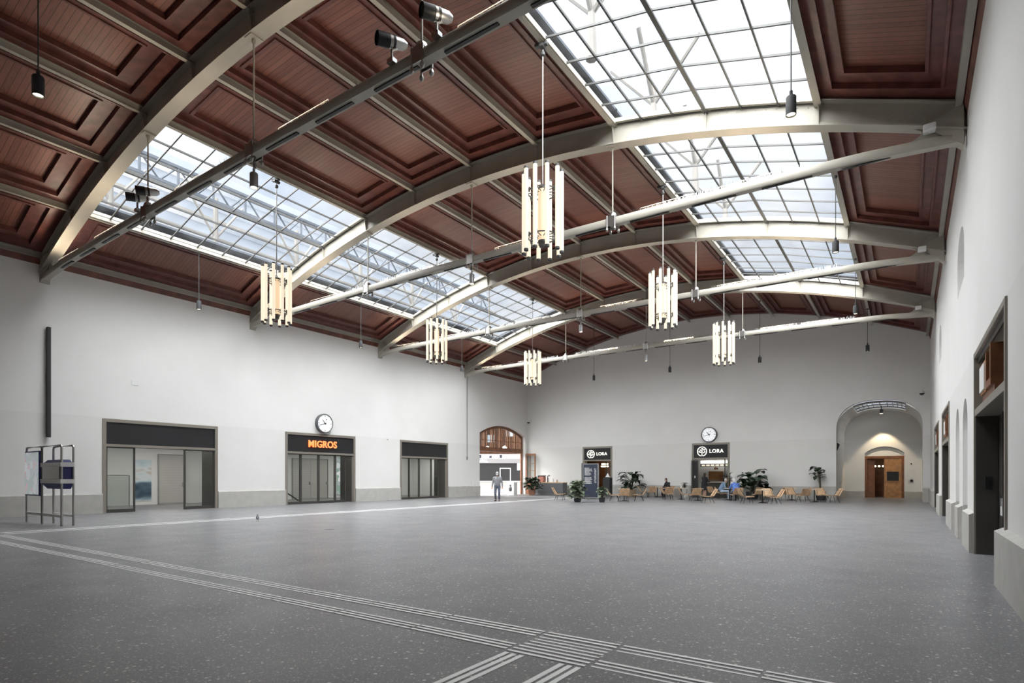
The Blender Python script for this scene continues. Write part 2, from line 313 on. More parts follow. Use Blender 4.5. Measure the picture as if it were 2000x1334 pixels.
sk=struct(thing('window_5','small curved rooflight in the vault of the arched vestibule','rooflight')); g_.build('glass','skyglass',sk,recalc=False); b2.build('frame','steelbar',sk)
w=MB(); w.box(-6,3.2,YF+.6,44.3,7.9,8.0); w.box(-6,3.2,44.7,VB+1,8.3,8.4); w.box(-6.2,-6,YF+.6,VB+1,5,8.4); w.box(3.2,3.4,YF+.6,VB+1,5,8.4); struct(w.build('trim_12','roofgrey'))
# floor and ground
w=MB(); w.box(XL-6.0,XR+1.2,YB-.4,VB+3,-.2,0); struct(w.build('floor','terrazzo'))
w=MB(); w.box(-75,XL-6.0,YB-.4,90,-.22,-.01); w.box(XL-6.0,XL-.5,34.3,42.3,-.1,.004); struct(w.build('trim_9','pave'))
# plinths
def plinth(name,segs,f3,h=.84,p=.07):
    w=MB()
    for a,b_ in segs:
        w.add([f3(a,0,p),f3(b_,0,p),f3(b_,h-.05,p),f3(a,h-.05,p),f3(a,h,0),f3(b_,h,0),f3(a,0,0),f3(b_,0,0)],[(0,1,2,3),(3,2,5,4),(0,3,4,6),(1,7,5,2)])
    return struct(w.build(name,'stone',recalc=True))
plinth('baseboard_left',[(YB,LD[0][0]),(LD[0][1],LD[1][0]),(LD[1][1],LD[2][0]),(LD[2][1],34.91)],lambda u,v,d:(XL+d,u,v),.82)
plinth('baseboard_right',[(YB,RD[0][0]+.4),(RD[0][1],NI[0][0]),(NI[0][1],NI[1][0]),(NI[1][1],RD[1][0]),(RD[1][1],RD[2][0]),(RD[2][1],YF)],lambda u,v,d:(XR-d,u,v),.80,.10)
plinth('baseboard_far',[(XL,FD[0][0]),(FD[0][1],FD[1][0]),(FD[1][1],NX0),(NX1,XR)],lambda u,v,d:(u,YF-d,v),.86)
plinth('baseboard_vestibule',[(NX0-.04,-2.55),(-.22,NX1+.06)],lambda u,v,d:(u,VB-d,v),.5,.05)
w=MB(); w.box(NX0-.06,NX0+.02,YF+.5,VB,0,.5); w.box(NX1-.0,NX1+.06,YF+.5,VB,0,.5); struct(w.build('trim_10','stone'))
# ---------------------------------------------------------------- ceiling: coffers, purlins, deck
ceil_=struct(thing('ceiling','coffered mahogany ceiling between steel arches','ceiling'))
PROF=[(0,0),(.25,0),(.25,-.045),(.31,-.045),(.31,.10),(.54,.10),(.54,.06),(.60,.06),(.60,.22)]
def coffer(k,i):
    x0,x1=KX[k]+.03,KX[k+1]-.03; y0,y1=EDG[i]+.05,EDG[i+1]-.05; w=MB()
    za,zb=zc(x0)+.20,zc(x1)+.20
    def P(x,y,h): t=(x-x0)/(x1-x0); return (x,y,za+(zb-za)*t+h)
    rings=[]
    for d,h in PROF:
        dy=d*1.55+(.05 if d>0 else 0); rings.append([P(x0+d,y0+dy,h),P(x1-d,y0+dy,h),P(x1-d,y1-dy,h),P(x0+d,y1-dy,h)])
    w.rings(rings,False,1); w.add(rings[-1],[(0,1,2,3)],0)
    w.build('coffer',['boards','framewood'],ceil_,recalc=False)
    w=MB(); w.add([P(x0-.1,y0-.1,.32),P(x1+.1,y0-.1,.32),P(x1+.1,y1+.1,.32),P(x0-.1,y1+.1,.32),P(x0-.1,y0-.1,.40),P(x1+.1,y0-.1,.40),P(x1+.1,y1+.1,.40),P(x0-.1,y1+.1,.40)],[(0,3,2,1),(4,5,6,7),(0,1,5,4),(1,2,6,5),(2,3,7,6),(3,0,4,7)])
    w.build('roof_deck','roofgrey',ceil_,recalc=False)
SKC=(-4,-3,2,3)
for i in range(5):
    for k in range(-5,5):
        if i in (1,2,3) and k in SKC: continue
        coffer(k,i)
for i in range(5):
    y0,y1=EDG[i],EDG[i+1]
    for k in range(-5,6):
        x=KX[k]; z=zc(x); w=MB(); hw=.065
        glassy=i in (1,2,3) and k in (-3,3)
        if glassy: hw=.05
        w.box(x-hw,x+hw,y0,y1,z,z+.018); w.box(x-.012,x+.012,y0,y1,z+.018,z+(.14 if glassy else .32)); 
        if not glassy: w.box(x-hw,x+hw,y0,y1,z+.19,z+.205)
        if i in (1,2,3) and k in (-4,-2,2,4):
            s=1 if k in (-4,2) else -1; w.box(min(x+s*.05,x+s*.11),max(x+s*.05,x+s*.11),y0,y1,z+.03,z+.15)
        w.build('purlin','steelbar' if glassy else 'steel',ceil_)
for s,x0,x1 in ((1,KX[5]+.02,XR),(-1,KX[-5]-.02,XL)):
    w=MB(); w.add([(x0,YB,9.98),(x0,YF,9.98),(x1,YF,9.54),(x1,YB,9.54),(x1,YB,10.3),(x1,YF,10.3)],[(0,1,2,3),(0,3,4),(1,5,2),(0,4,5,1)])
    struct(w.build('trim_%d'%(3 if s>0 else 4),'woodtrim'))
# ---------------------------------------------------------------- skylights
side={0:'left',1:'right'}; nth=['first','second','third']
wn_i=6
for bi in (1,2,3):
    for sd,(ka,kb) in enumerate(((-4,-2),(2,4))):
        o=thing('skylight','%s skylight of small panes, %s bay from the front, over the %s side'%(('blue-grey' if sd==0 else 'white'),nth[bi-1],side[sd]),'skylight',group='gridded skylights in the coffered ceiling')
        y0,y1=EDG[bi]+.04,EDG[bi+1]-.04; gl=MB(); br=MB(); km=ka+1
        for k in (ka,km):
            x0,x1=KX[k],KX[k+1]; a,b_=zc(x0)+.12,zc(x1)+.12
            gl.add([(x0,y0,a+.03),(x1,y0,b_+.03),(x1,y1,b_+.03),(x0,y1,a+.03)],[(0,1,2,3)])
            for q in (1,2):
                t=q/3; x=x0+(x1-x0)*t; z=a+(b_-a)*t; br.box(x-.022,x+.022,y0,y1,z-.05,z+.01)
            for q in range(0,9):
                y=y0+(y1-y0)*q/8; hw=.02 if 0<q<8 else .03
                br.add([(x0,y-hw,a-.03),(x1,y-hw,b_-.03),(x1,y+hw,b_-.03),(x0,y+hw,a-.03),(x0,y-hw,a+.02),(x1,y-hw,b_+.02),(x1,y+hw,b_+.02),(x0,y+hw,a+.02)],[(0,3,2,1),(4,5,6,7),(0,1,5,4),(1,2,6,5),(2,3,7,6),(3,0,4,7)])
        gl.build('glass','skyglass',o,recalc=False); br.build('glazing_bars','steelbar',o)
# ---------------------------------------------------------------- arches
ordn=['nearest','second','third','farthest']
XS=[XL+ (XR-XL)*i/96 for i in range(97)]
def arch(ti,Y):
    o=thing('roof_arch','riveted grey steel arch spanning the hall, %s of the four'%ordn[ti],'arch',(0,Y,0),group='steel arches under the roof')
    w=MB(); t=.012
    lo=[(x,zf(x)+.02) for x in XS]; hi=[(x,zc(x)+.30) for x in XS]
    n=len(XS)
    w.rings([[(x,-t,z) for x,z in lo]+[(x,-t,z) for x,z in hi[::-1]],[(x,t,z) for x,z in lo]+[(x,t,z) for x,z in hi[::-1]]],False)
    for i in range(n-1):
        for y in (-t,t): w.add([(lo[i][0],y,lo[i][1]),(lo[i+1][0],y,lo[i+1][1]),(hi[i+1][0],y,hi[i+1][1]),(hi[i][0],y,hi[i][1])],[(0,1,2,3)])
    # rivets along the foot angle and at the haunches, both faces
    def rivet(x,z,y,r=.016):
        s=-1 if y<0 else 1
        w.add([(x+r*math.cos(a),y,z+r*math.sin(a)) for a in [k*PI/3 for k in range(6)]]+[(x,y+s*r*.8,z)],[(k,(k+1)%6,6) for k in range(6)])
    x=XL+.4
    while x<XR-.3:
        rivet(x,zf(x)+.09,-t-.012); rivet(x,zc(x)+.0,-t-.012) if (int(x*8)%2==0) else None
        x+=.125
    rr=random.Random(5)
    for sx in (-1,1):
        for a in range(14):
            for b_ in range(5):
                xx=XC+sx*(12.1+a*.13+(b_%2)*.06); rivet(xx,zf(xx)+.15+(zc(xx)-zf(xx)-.2)*b_/5,-t-.002)
    w.build('web','steel',o,recalc=True)
    def plate(name,f,z0,z1,hw):
        p=MB(); p.rings([[(x,-hw,f(x)+z0),(x,hw,f(x)+z0),(x,hw,f(x)+z1),(x,-hw,f(x)+z1)] for x in XS]); p.build(name,'steel',o)
    plate('bottom_flange',zf,0,.022,.19)
    plate('top_flange',zc,.085,.105,.17)
    p=MB(); p.rings([[(x,-.04,zf(x)+.022),(x,.04,zf(x)+.022),(x,.04,zf(x)+.15),(x,-.04,zf(x)+.15)] for x in XS]); p.build('angle','steel',o)
    for k in range(-4,5):
        x=KX[k]; z1=zc(x)+.1; z0=zf(x)+.022; wd=.17 if k in(-4,-2,2,4) else .15
        s=MB()
        for sg in (-1,1):
            s.add([(x-.01,0,z0),(x-.01,sg*.045,z0),(x-.01,sg*wd,z1),(x-.01,0,z1),(x+.01,0,z0),(x+.01,sg*.045,z0),(x+.01,sg*wd,z1),(x+.01,0,z1)],[(0,1,2,3),(7,6,5,4),(0,4,5,1),(1,5,6,2),(2,6,7,3),(3,7,4,0)])
            s.box(x-.045,x+.045,min(sg*.012,sg*.024),max(sg*.012,sg*.024),z0+.1,z1)
        s.build('stiffener','steel',o)
    for sx in (-1,1):
        xw=XC+sx*14.07; x1=XC+sx*13.05
        s=MB(); pts=[(x1,zf(x1)+.02)]
        # concave inner edge sweeping down onto the tie
        for q in range(7):
            a=PI/2*q/6; pts.append((x1-sx*(.02)-sx*.0+sx*(.22*math.sin(a))*1-sx*.28*(1-math.cos(a))*-0, zf(x1)-.02-(zf(x1)-9.30)*(q/6)))
        pts=[(x1,zf(x1)+.03)]+[(x1+sx*.26*math.sin(PI*q/6),zf(x1)+.0-(zf(x1)-9.28)*q/6) for q in range(1,7)]+[(x1-sx*.35,9.27),(xw,9.05),(xw,zf(xw)+.05)]
        s.rings([[(x,-.014,z) for x,z in pts],[(x,.014,z) for x,z in pts]]); s.build('gusset','steel',o)
        s=MB(); xe=XC+sx*13.35
        s.add([(xe,-.02,zf(xe)+.05),(xe+sx*.42,-.02,zc(xe)-.0),(xw,-.16,zc(xw)+.1),(xw,-.16,8.86),(xe,.02,zf(xe)+.05),(xe+sx*.42,.02,zc(xe)),(xw,.16,zc(xw)+.1),(xw,.16,8.86)],[(0,1,2,3),(4,7,6,5),(0,4,5,1),(1,5,6,2),(0,3,7,4),(2,6,7,3)])
        s.build('end_plate','steel',o)
    return o
for i,Y in enumerate(TR): arch(i,Y)
# ---------------------------------------------------------------- tie beams
def tie(ti,Y):
    o=thing('tie_beam','slim grey tie beam with hanger rods and bird spikes, %s of the four'%ordn[ti],'beam',(0,Y,0),group='tie beams across the hall')
    def zt(x): 
        u=abs(x-XC)/14; return 9.08+.17*(1-u**2) if u<.86 else 9.08+.17*(1-.86**2)-(u-.86)*1.0
    xs=[XL+.06+(XR-XL-.10)*i/60 for i in range(61)]
    w=MB(); w.rings([[(x,y,zt(x)+z) for y,z in ((-.10,0),(.10,0),(.12,.03),(.12,.17),(.08,.23),(-.08,.23),(-.12,.17),(-.12,.03))] for x in xs]); w.build('beam','steel',o,smooth=True)
    w=MB(); 
    for a in range(14):
        x0=XL+1.6+a*1.86; 
        if x0+1.2<XR-.8: w.box(x0,x0+1.2,-.035,.035,zt(x0+.6)-.028,zt(x0+.6)-.001)
    w.build('light_slot','black',o)
    # spikes and wire light frames alternate along the top
    sp_=MB(); fr=MB(); rr=random.Random(ti)
    segs=[(-26.0,-22.6),(-21.4,-19.2),(-17.9,-13.4),(-12.6,-9.2),(-6.9,-2.2)]
    for a,b_ in segs:
        x=a
        while x<b_:
            z=zt(x)+.23; 
            for q in range(2):
                dx=rr.uniform(-.05,.05); dy=rr.uniform(-.07,.07); sp_.add([(x-.006,0,z),(x+.006,0,z),(x+dx,dy,z+.16)],[(0,1,2)])
            x+=.05
    for a,b_ in ((-25.6,-23.8),(-22.4,-20.6),(-16.9,-14.9),(-12.0,-10.2),(-6.6,-5.0),(-4.6,-2.9)):
        z=zt((a+b_)/2)+.23; fr.tube([(a,-.03,z+.09),(b_,-.03,z+.09)],.008,5); fr.tube([(a,-.03,z),(a,-.03,z+.09)],.008,5); fr.tube([(b_,-.03,z),(b_,-.03,z+.09)],.008,5); fr.box(a,b_,-.05,-.01,z-.01,z+.025)
        l=bpy.data.lights.new('added_uplight','AREA'); l.shape='RECTANGLE'; l.size=b_-a; l.size_y=.04; l.energy=(22 if a>-24 else 11)*(b_-a); l.color=(1,.83,.62); l.spread=R(150)  # lamps added on the rails to brighten the arch undersides
        lo=bpy.data.objects.new('added_uplight',l); COL.objects.link(lo); lo.parent=o; lo.location=((a+b_)/2,-.03,z+.03); lo.rotation_euler=(PI,0,0)
    tag(sp_.build('bird_spikes','chrome',o,recalc=False),kind='stuff'); fr.build('light_rail','brushed',o)
    for x in (XC-5.55,XC,XC+5.55):
        w=MB(); zt0=zt(x)+.23; w.tube([(x,0,zt0),(x,0,zf(x))],.022,8); w.box(x-.14,x+.14,-.16,.16,zf(x)-.03,zf(x)-.002); w.lathe([(.03,-.12),(.05,-.09),(.05,-.03),(.03,0)],(x,0,zf(x)),10); w.build('hanger','steel',o)
        w=MB(); z=zt(x)
        w.lathe([(.05,.42),(.10,.38),(.13,.30),(.13,.27),(.07,.24)],(x,0,z),12); w.box(x-.16,x+.16,-.14,-.12,z-.04,z+.27); w.box(x-.16,x+.16,.12,.14,z-.04,z+.27)
        for a in (-.13,.13):
            for y in (-.13,.13): w.tube([(x+a,y,z-.14),(x+a,y,z+.30)],.018,6); w.lathe([(.01,-.2),(.04,-.17),(.045,-.12),(.03,-.08)],(x+a,y,z),8)
        w.build('clamp','brushed',o,smooth=True)
    return o
for i,Y in enumerate(TR): tie(i,Y)
# white boxes on the gussets at the right ends
for i,Y in enumerate(TR[1:]):
    w=MB(); w.rbox(.28,.52,-.28,-.03,0,.15,.02); w.box(.38,.42,-.1,-.01,.04,.1); tag(w.build('junction_box','white',None,loc=(0,Y,9.36-.0)),'small white box mounted above the right end of the %s tie beam'%ordn[i+1],'box','white boxes at the ends of the tie beams')
# ---------------------------------------------------------------- chandeliers
def make_chandelier():
    o=thing('chandelier','x','chandelier')
    w=MB(); w.tube([(0,0,1.66),(0,0,5.22)],.018,8); w.build('rod','brushed',o)
    w=MB(); w.box(-.2,.12,-.05,.05,5.17,5.25); w.box(-.05,.05,-.12,.12,5.10,5.17); w.lathe([(.03,4.9),(.06,4.93),(.06,5.0),(.03,5.02)],n=10); w.build('ceiling_bracket','steelbar',o)
    w=MB(); w.lathe([(.02,.34),(.11,.34),(.11,1.62),(.02,1.62)],n=20,cap=False); w.build('core','core',o,smooth=True)
    w=MB(); w.lathe([(.115,1.60),(.115,1.66),(.03,1.70)],n=16); w.build('core_cap','steelbar',o); w=MB(); w.lathe([(.03,.16),(.08,.18),(.09,.24),(.115,.30),(.115,.34)],n=16); w.build('core_foot','steelbar',o)
    for z in (.42,1.52):
        w=MB()
        w.lathe([(.36,z),(.38,z),(.38,z+.03),(.36,z+.03),(.36,z)],n=24,cap=False)
        for k in range(10):
            a=2*PI*(k+.5)/10; c,s=math.cos(a),math.sin(a); w.tube([(.11*c,.11*s,z+.015),(.44*c,.44*s,z+.015)],.012,5); w.box(.38*c-.02,.38*c+.02,.38*s-.02,.38*s+.02,z-.05,z+.07)
        w.build('bracket_frame','steelbar',o)
    for k in range(10):
        a=2*PI*(k+.5)/10; x,y=.47*math.cos(a),.47*math.sin(a)
        w=MB(); w.lathe([(.053,.055),(.053,2.015)],(x,y,0),12,cap=False); t=w.build('light_tube','tube',o,smooth=True)
        w=MB(); w.lathe([(.045,0),(.056,.01),(.056,.06)],(x,y,0),12); w.build('end_cap','steelbar',t,smooth=True); w=MB(); w.lathe([(.056,2.01),(.056,2.06),(.045,2.07)],(x,y,0),12); w.build('end_cap','steelbar',t,smooth=True)
    return o
ch=make_chandelier(); CH=[(-7.45,12.13),(-18.75,12.21),(-7.45,20.6),(-18.7,20.7),(-7.45,29.1),(-18.65,29.2)]
LB=['largest and nearest','near one over the left side','middle one of the right row','middle one of the left row','farthest one of the right row','farthest one of the left row']
for i,(x,y) in enumerate(CH):
    o=ch if i==0 else dup(ch,(0,0,0)); o.location=(x,y,7.0); o.rotation_euler.z=.15
    tag(o,'chandelier of glowing vertical tubes hung on a rod, '+LB[i],'chandelier','glowing tube chandeliers')
# ---------------------------------------------------------------- pendant downlights
def downlight(x,y,ztop,label,col='matblack',body=8.44,group='black pendant downlights'):
    o=thing('pendant_downlight',label,'downlight',(x,y,body),group=group)
    w=MB(); w.tube([(0,0,.42),(0,0,ztop-body)],.013,8); w.lathe([(.03,ztop-body-.07),(.05,ztop-body-.05),(.05,ztop-body)],n=10); w.build('rod','steelbar',o)
    w=MB(); w.lathe([(.03,.46),(.03,.37),(.085,.35),(.095,.33),(.095,0),(.082,0),(.082,.03)],n=18,cap=False); w.build('housing',col,o,smooth=True)
    w=MB(); w.disc((0,0,.028),.081,(0,0,1),18,.004); w.build('lens','lens',o)
    return o
e4L,e4R=KX[-4],KX[4]
for x,y,zt_,lb in [(e4R,12.11,zc(e4R),'black pendant downlight by the right skylight, nearest on that side'),(e4R,20.33,zc(e4R),'black pendant downlight by the right skylight, second from the front'),(e4R,28.5,zc(e4R),'black pendant downlight by the right skylight, third from the front'),
  (e4L,12.23,zc(e4L),'pendant downlight by the left skylight edge, nearest to the front'),(e4L,20.8,zc(e4L),'pendant downlight by the left skylight edge, middle one'),(e4L,29.3,zc(e4L),'pendant downlight by the left skylight edge, farthest one'),
  (XC,3.7,zc(XC),'black pendant downlight hanging at the top left of the view'),
  (KX[-2],37.4,zc(KX[-2]),'black pendant downlight before the far wall, leftmost of four'),(XC,37.4,zc(XC),'pendant downlight before the far wall, second from the left of four'),(KX[2],37.4,zc(KX[2]),'pendant downlight before the far wall, third from the left of four'),(e4R,37.4,zc(e4R),'black pendant downlight before the far wall, above the vestibule side')]:
    downlight(x,y,zt_,lb)
for i,Y in enumerate(TR):
    downlight(XC,Y-.0,9.27,'stub grey downlight under the middle of the %s tie beam'%ordn[i],'metalgrey',8.50,'grey downlights under the tie beams')
# spotlight heads on the nearest tie beam
def spot(x,y,label,s=1):
    o=thing('projector_spotlight',label,'spotlight',(x,y,9.48),group='grey barrel spotlights on the nearest tie beam')
    d=Vector((-.38,-.86,-.12)).normalized(); c=Vector((0,0,.36))
    w=MB(); w.tube([c+d*.26,c+d*.22,c+d*.02,c-d*.22,c-d*.30],[.115,.12,.12,.105,.06],16,cap=False); w.build('barrel','brushed',o,smooth=True)
    w=MB(); w.tube([c+d*.30,c+d*.06],.127,16,cap=False); w.tube([c+d*.0,c-d*.05],.124,16,cap=False); w.disc(c+d*.2,.115,d,16,.01); w.build('snoot','black',o,smooth=True)
    w=MB(); w.tube([(0,0,0),(0,0,.20),tuple(c-d*.1-Vector((0,0,.1)))],.03,8); w.box(-.08,.08,-.06,.06,-.06,.02); w.build('yoke','chrome',o)
    w=MB(); rr=random.Random(3)
    for k in range(14): p=c+d*rr.uniform(-.2,.25)+Vector((0,0,.11)); w.add([tuple(p+Vector((-.003,0,0))),tuple(p+Vector((.003,0,0))),tuple(p+Vector((rr.uniform(-.06,.06),rr.uniform(-.06,.06),.12)))],[(0,1,2)])
    w.build('spikes','chrome',o,recalc=False)
spot(-8.15,7.75,'grey barrel spotlight on the nearest tie beam, left of its right hanger'); spot(-7.0,7.75,'grey barrel spotlight on the nearest tie beam, right of its right hanger')
spot(-18.95,7.75,'grey barrel spotlight on the nearest tie beam, left of its left hanger'); spot(-18.3,7.75,'grey barrel spotlight on the nearest tie beam, beside its left hanger rod')
# ---------------------------------------------------------------- tactile floor strips
def strip(label,rects,idx):
    w=MB()
    for x0,x1,y0,y1 in rects: w.box(min(x0,x1),max(x0,x1),min(y0,y1),max(y0,y1),.0,.006)
    tag(w.build('tactile_strip','tactile'),label,'floor marking','white tactile guide strips on the floor')
def seg(a,b,step,gap=.022):
    out=[]; x=a
    while x<b-.01: out.append((x+gap/2,min(b,x+step)-gap/2)); x+=step
    return out
G1=[4.735,4.655,4.575]; G2=[4.235,4.165,4.09]
for ys,nm in ((G1,'back'),(G2,'front')):
    strip('three white guide lines crossing the hall to the left, %s row of the pair'%nm,[(a,b,y-.018,y+.018) for y in ys for a,b in [(-2.87-(q+1)*1.17+.012,-2.87-q*1.17-.012) for q in range(14)]],0)
    strip('three white guide lines running right from the ribbed square, %s row'%nm,[(a,b,y-.018,y+.018) for y in ys for a,b in seg(-2.08,1.0,1.17)],0)
w=MB()
for k in range(9): y=4.06+k*.0845; w.box(-2.845,-2.10,y-.018,y+.018,0,.006)
tag(w.build('tactile_square','tactile'),'ribbed white tactile square where the guide strips cross','floor marking')
for xs_,nm in (([-2.81,-2.735,-2.66],'left'),([-2.275,-2.20,-2.125],'right')):
    strip('three white guide lines running towards the viewer, %s row'%nm,[(x-.024,x+.024,YB+.1,4.0) for x in xs_],0)
for xs_,nm in (([-19.93,-19.85,-19.77],'left'),([-19.43,-19.35,-19.27],'right')):
    strip('long white guide lines along the left side of the hall, %s row'%nm,[(x-.02,x+.02,a,b) for x in xs_ for a,b in seg(4.8,36.2,1.17)],0)
strip('white guide lines from the arched gateway into the hall',[(a,b,y-.02,y+.02) for y in (36.05,36.13,36.5,36.58) for a,b in seg(-27.5,-20.0,1.17)],0)
# ---------------------------------------------------------------- portals
def portal(name,W,loc,rz,depth=1.2,H=3.89,panel=True,bottom=2.74,fw=.14):
    o=struct(thing(name,'doorway','doorway',loc,rz)); del o['label']; del o['category']
    w=MB(); 
    for a,b_ in ((0,fw),(W-fw,W)): w.rbox(a,b_,-.03,.16,0,H-fw,.008)
    w.rbox(0,W,-.03,.16,H-fw,H,.008); w.box(fw,W-fw,-.02,.16,bottom,bottom+.11); w.build('door_frame','bronze',o)
    w=MB(); w.box(fw,W-fw,.03,.09,bottom+.11,H-fw); w.build('sign_panel','signblack',o)
    w=MB(); 
    for a,b_ in ((fw-.02,fw+.0),(W-fw,W-fw+.02)): w.box(a,b_,.16,depth,0,bottom+.05)
    w.box(fw-.02,W-fw+.02,.16,depth,bottom+.02,bottom+.08); w.build('lining','darkframe',o)
    return o
def glazing(o,W,xs,z1=2.74,fw=.14,open_=None,y=.10):
    f=MB(); g=MB()
    for a,b_ in zip(xs,xs[1:]):
        if open_ and (a,b_)==open_: continue
        f.box(a-.0,a+.07,y-.03,y+.03,0,z1); f.box(b_-.07,b_,y-.03,y+.03,0,z1); f.box(a,b_,y-.03,y+.03,0,.14); f.box(a,b_,y-.03,y+.03,z1-.05,z1); g.box(a+.07,b_-.07,y-.006,y+.006,.14,z1-.05)
    f.build('glazing_frame','darkframe',o); g.build('glass','glass',o)
LA=R(90)
d=portal('door_1',4.77,(XL,9.79,0),LA); glazing(d,4.77,[.14,1.25,3.25,4.63],open_=(1.25,3.25))
d=portal('door_2',4.68,(XL,18.16,0),LA); glazing(d,4.68,[.14,1.0,2.15,3.28,4.05])
d=portal('door_3',4.72,(XL,26.49,0),LA); glazing(d,4.72,[.14,.92,1.85,3.05,3.8])
for i,(a,b_) in enumerate(FD):
    d=portal('door_%d'%(4+i),b_-a,(a,YF,0),0,.5,3.9)
    f=MB(); g=MB()
    if i==0:
        f.box(1.9,1.96,.3,.36,0,2.74); f.box(1.96,2.42,.3,.36,0,.1); g.box(1.96,2.45,.32,.335,.1,2.7)
    else:
        f.box(2.2,2.26,.3,.36,0,2.74); g.box(2.26,2.5,.32,.335,.1,2.7)
    f.build('glazing_frame','darkframe',d); g.build('glass','glass',d)
# LORA door leaf folded out on the left of the servery
t=thing('open_door_leaf','narrow dark green door leaf folded out left of the cafe servery','door leaf',(-12.86,41.42,0),R(8))
w=MB(); w.box(0,.06,-.03,.03,0,2.66); w.box(.42,.48,-.03,.03,0,2.66); w.box(0,.48,-.03,.03,2.58,2.66); w.box(0,.48,-.03,.03,0,.5); w.build('leaf_frame','darkframe',t)
w=MB(); w.box(.06,.42,-.01,.01,.5,2.58); w.build('panel','signblack',t); w=MB(); w.box(.2,.28,-.025,-.01,1.4,1.55); w.build('notice','white',t)
# right portals: deep dark lift surrounds
for i,(a,b_) in enumerate(RD):
    W_=b_-a; o=struct(thing('door_%d'%(6+i),'x','x',(XR,b_,0),R(-90))); del o['label']; del o['category']
    w=MB()
    for u0,u1 in ((0,.10),(W_-.10,W_)): w.rbox(u0,u1,-.03,.34,0,3.89,.006)
    w.rbox(0,W_,-.03,.34,3.79,3.89,.006); w.build('door_frame','bronze',o)
    w=MB(); w.box(.1,W_-.1,-.02,.36,2.66,2.79); w.build('transom','bronze',o)
    w=MB(); w.box(.0,W_,.34,.40,0,2.66); w.box(.98,1.0,.30,.34,0,2.66); w.box(2.0,2.05,.29,.34,.0,2.66)
    w.build('leaf','darkframe',o)
    w=MB(); w.box(.1,.125,.0,.33,0,2.66); w.build('jamb_panel','darkframe',o)
    w=MB(); w.box(.1,W_-.1,.50,.53,2.79,3.8); w.build('lobby_wall','metalgrey',o)
    w=MB(); w.box(.1,W_-.1,.40,.42,2.79,3.8); w.box(.1,W_-.1,.03,.06,3.69,3.79); w.build('transom_backing','darkframe',o)
    w=MB(); w.box(.126,.14,.14,.24,1.25,1.5); w.disc((.14,.19,1.43),.025,(1,0,0),12,.012); w.disc((.14,.19,1.33),.022,(1,0,0),12,.012); q=w.build('push_button','black',o)
    w=MB(); w.box(.1,W_-.1,.28,.34,0,.22); w.build('kick_plate','metalgrey',o)
    if i==0:
        w=MB(); w.box(.35,1.35,.335,.339,.78,1.10); w.build('sticker','white',o); w=MB(); 
        for k in range(4): w.box(.42+k*.24,.54+k*.24,.332,.335,.95-.05*(k%2),1.14)
        w.build('sticker_print','black',o)
    t=thing('block_letter_sign','wood-sided block letters on the shelf above the %s right doorway'%nth[i],'sign',(XR,b_,2.98),R(-90),group='block letter signs above the right doorways')
    w=MB(); w.box(.75,1.5,-.0,.02,.05,.5); w.build('letter_face','white',t)
    w=MB(); w.box(.7,1.55,.02,.20,.0,.55); w.build('letter_side','oak',t)
    w=MB(); w.box(1.75,1.87,.0,.2,.1,.62); w.box(2.35,2.47,.0,.2,.1,.66); w.box(1.75,2.47,.0,.2,.0,.12); w.box(.7,2.5,.05,.15,-.19,.0); w.build('letter','brownwood',t)
# lit signs
def sign_on(loc,rz,W,label,build):
    t=thing('shop_sign',label,'sign',loc,rz); build(t); return t
def migros(t): text_mesh('MIGROS',.53,.05,'lettering','orange_glow',t,(0,-.03,0),(R(90),0,0),bold=.008,sx=.95,spacing=1.06)
sign_on((XL+.0,18.16+2.36,3.29),LA,0,'orange glowing letters over the doorway under the left clock',migros)
def lora(t,s=1.0):
    text_mesh('LORA',.36*s,.04,'lettering','white_glow',t,(.45*s,-.03,0),(R(90),0,0),bold=.004,spacing=1.1)
    w=MB(); n=32; r0,r1=.30*s,.35*s
    for r_a,r_b in ((r0,r1),):
        ring=[]; 
        for k in range(n+1):
            a=R(-75)+R(330)*k/n; ring.append([(-.55*s+r_a*math.cos(a),-.05,r_a*math.sin(a)),(-.55*s+r_b*math.cos(a),-.05,r_b*math.sin(a)),(-.55*s+r_b*math.cos(a),-.01,r_b*math.sin(a)),(-.55*s+r_a*math.cos(a),-.01,r_a*math.sin(a))])
        w.rings(ring)
    for ax,az,r_ in ((.02,.19,.06),(-.11,.10,.045),(.15,.12,.05),(-.19,-.02,.05),(.19,-.03,.045),(-.11,-.06,.04),(.11,-.09,.04),(.0,.06,.035)):
        w.disc((-.55*s+ax*s,-.05,az*s),r_*s,(0,1,0),10,.04)
    w.box(-.55*s-.02,-.55*s+.02,-.05,-.01,-.33*s,.1*s)
    w.build('emblem','white_glow',t)
sign_on((-20.5,YF+.0,3.30),0,0,'white lit letters and round leaf emblem over the left cafe doorway',lambda t:lora(t,.95))
sign_on((-11.62,YF+.0,3.30),0,0,'white lit letters and round leaf emblem over the servery under the far clock',lambda t:lora(t,1.0))
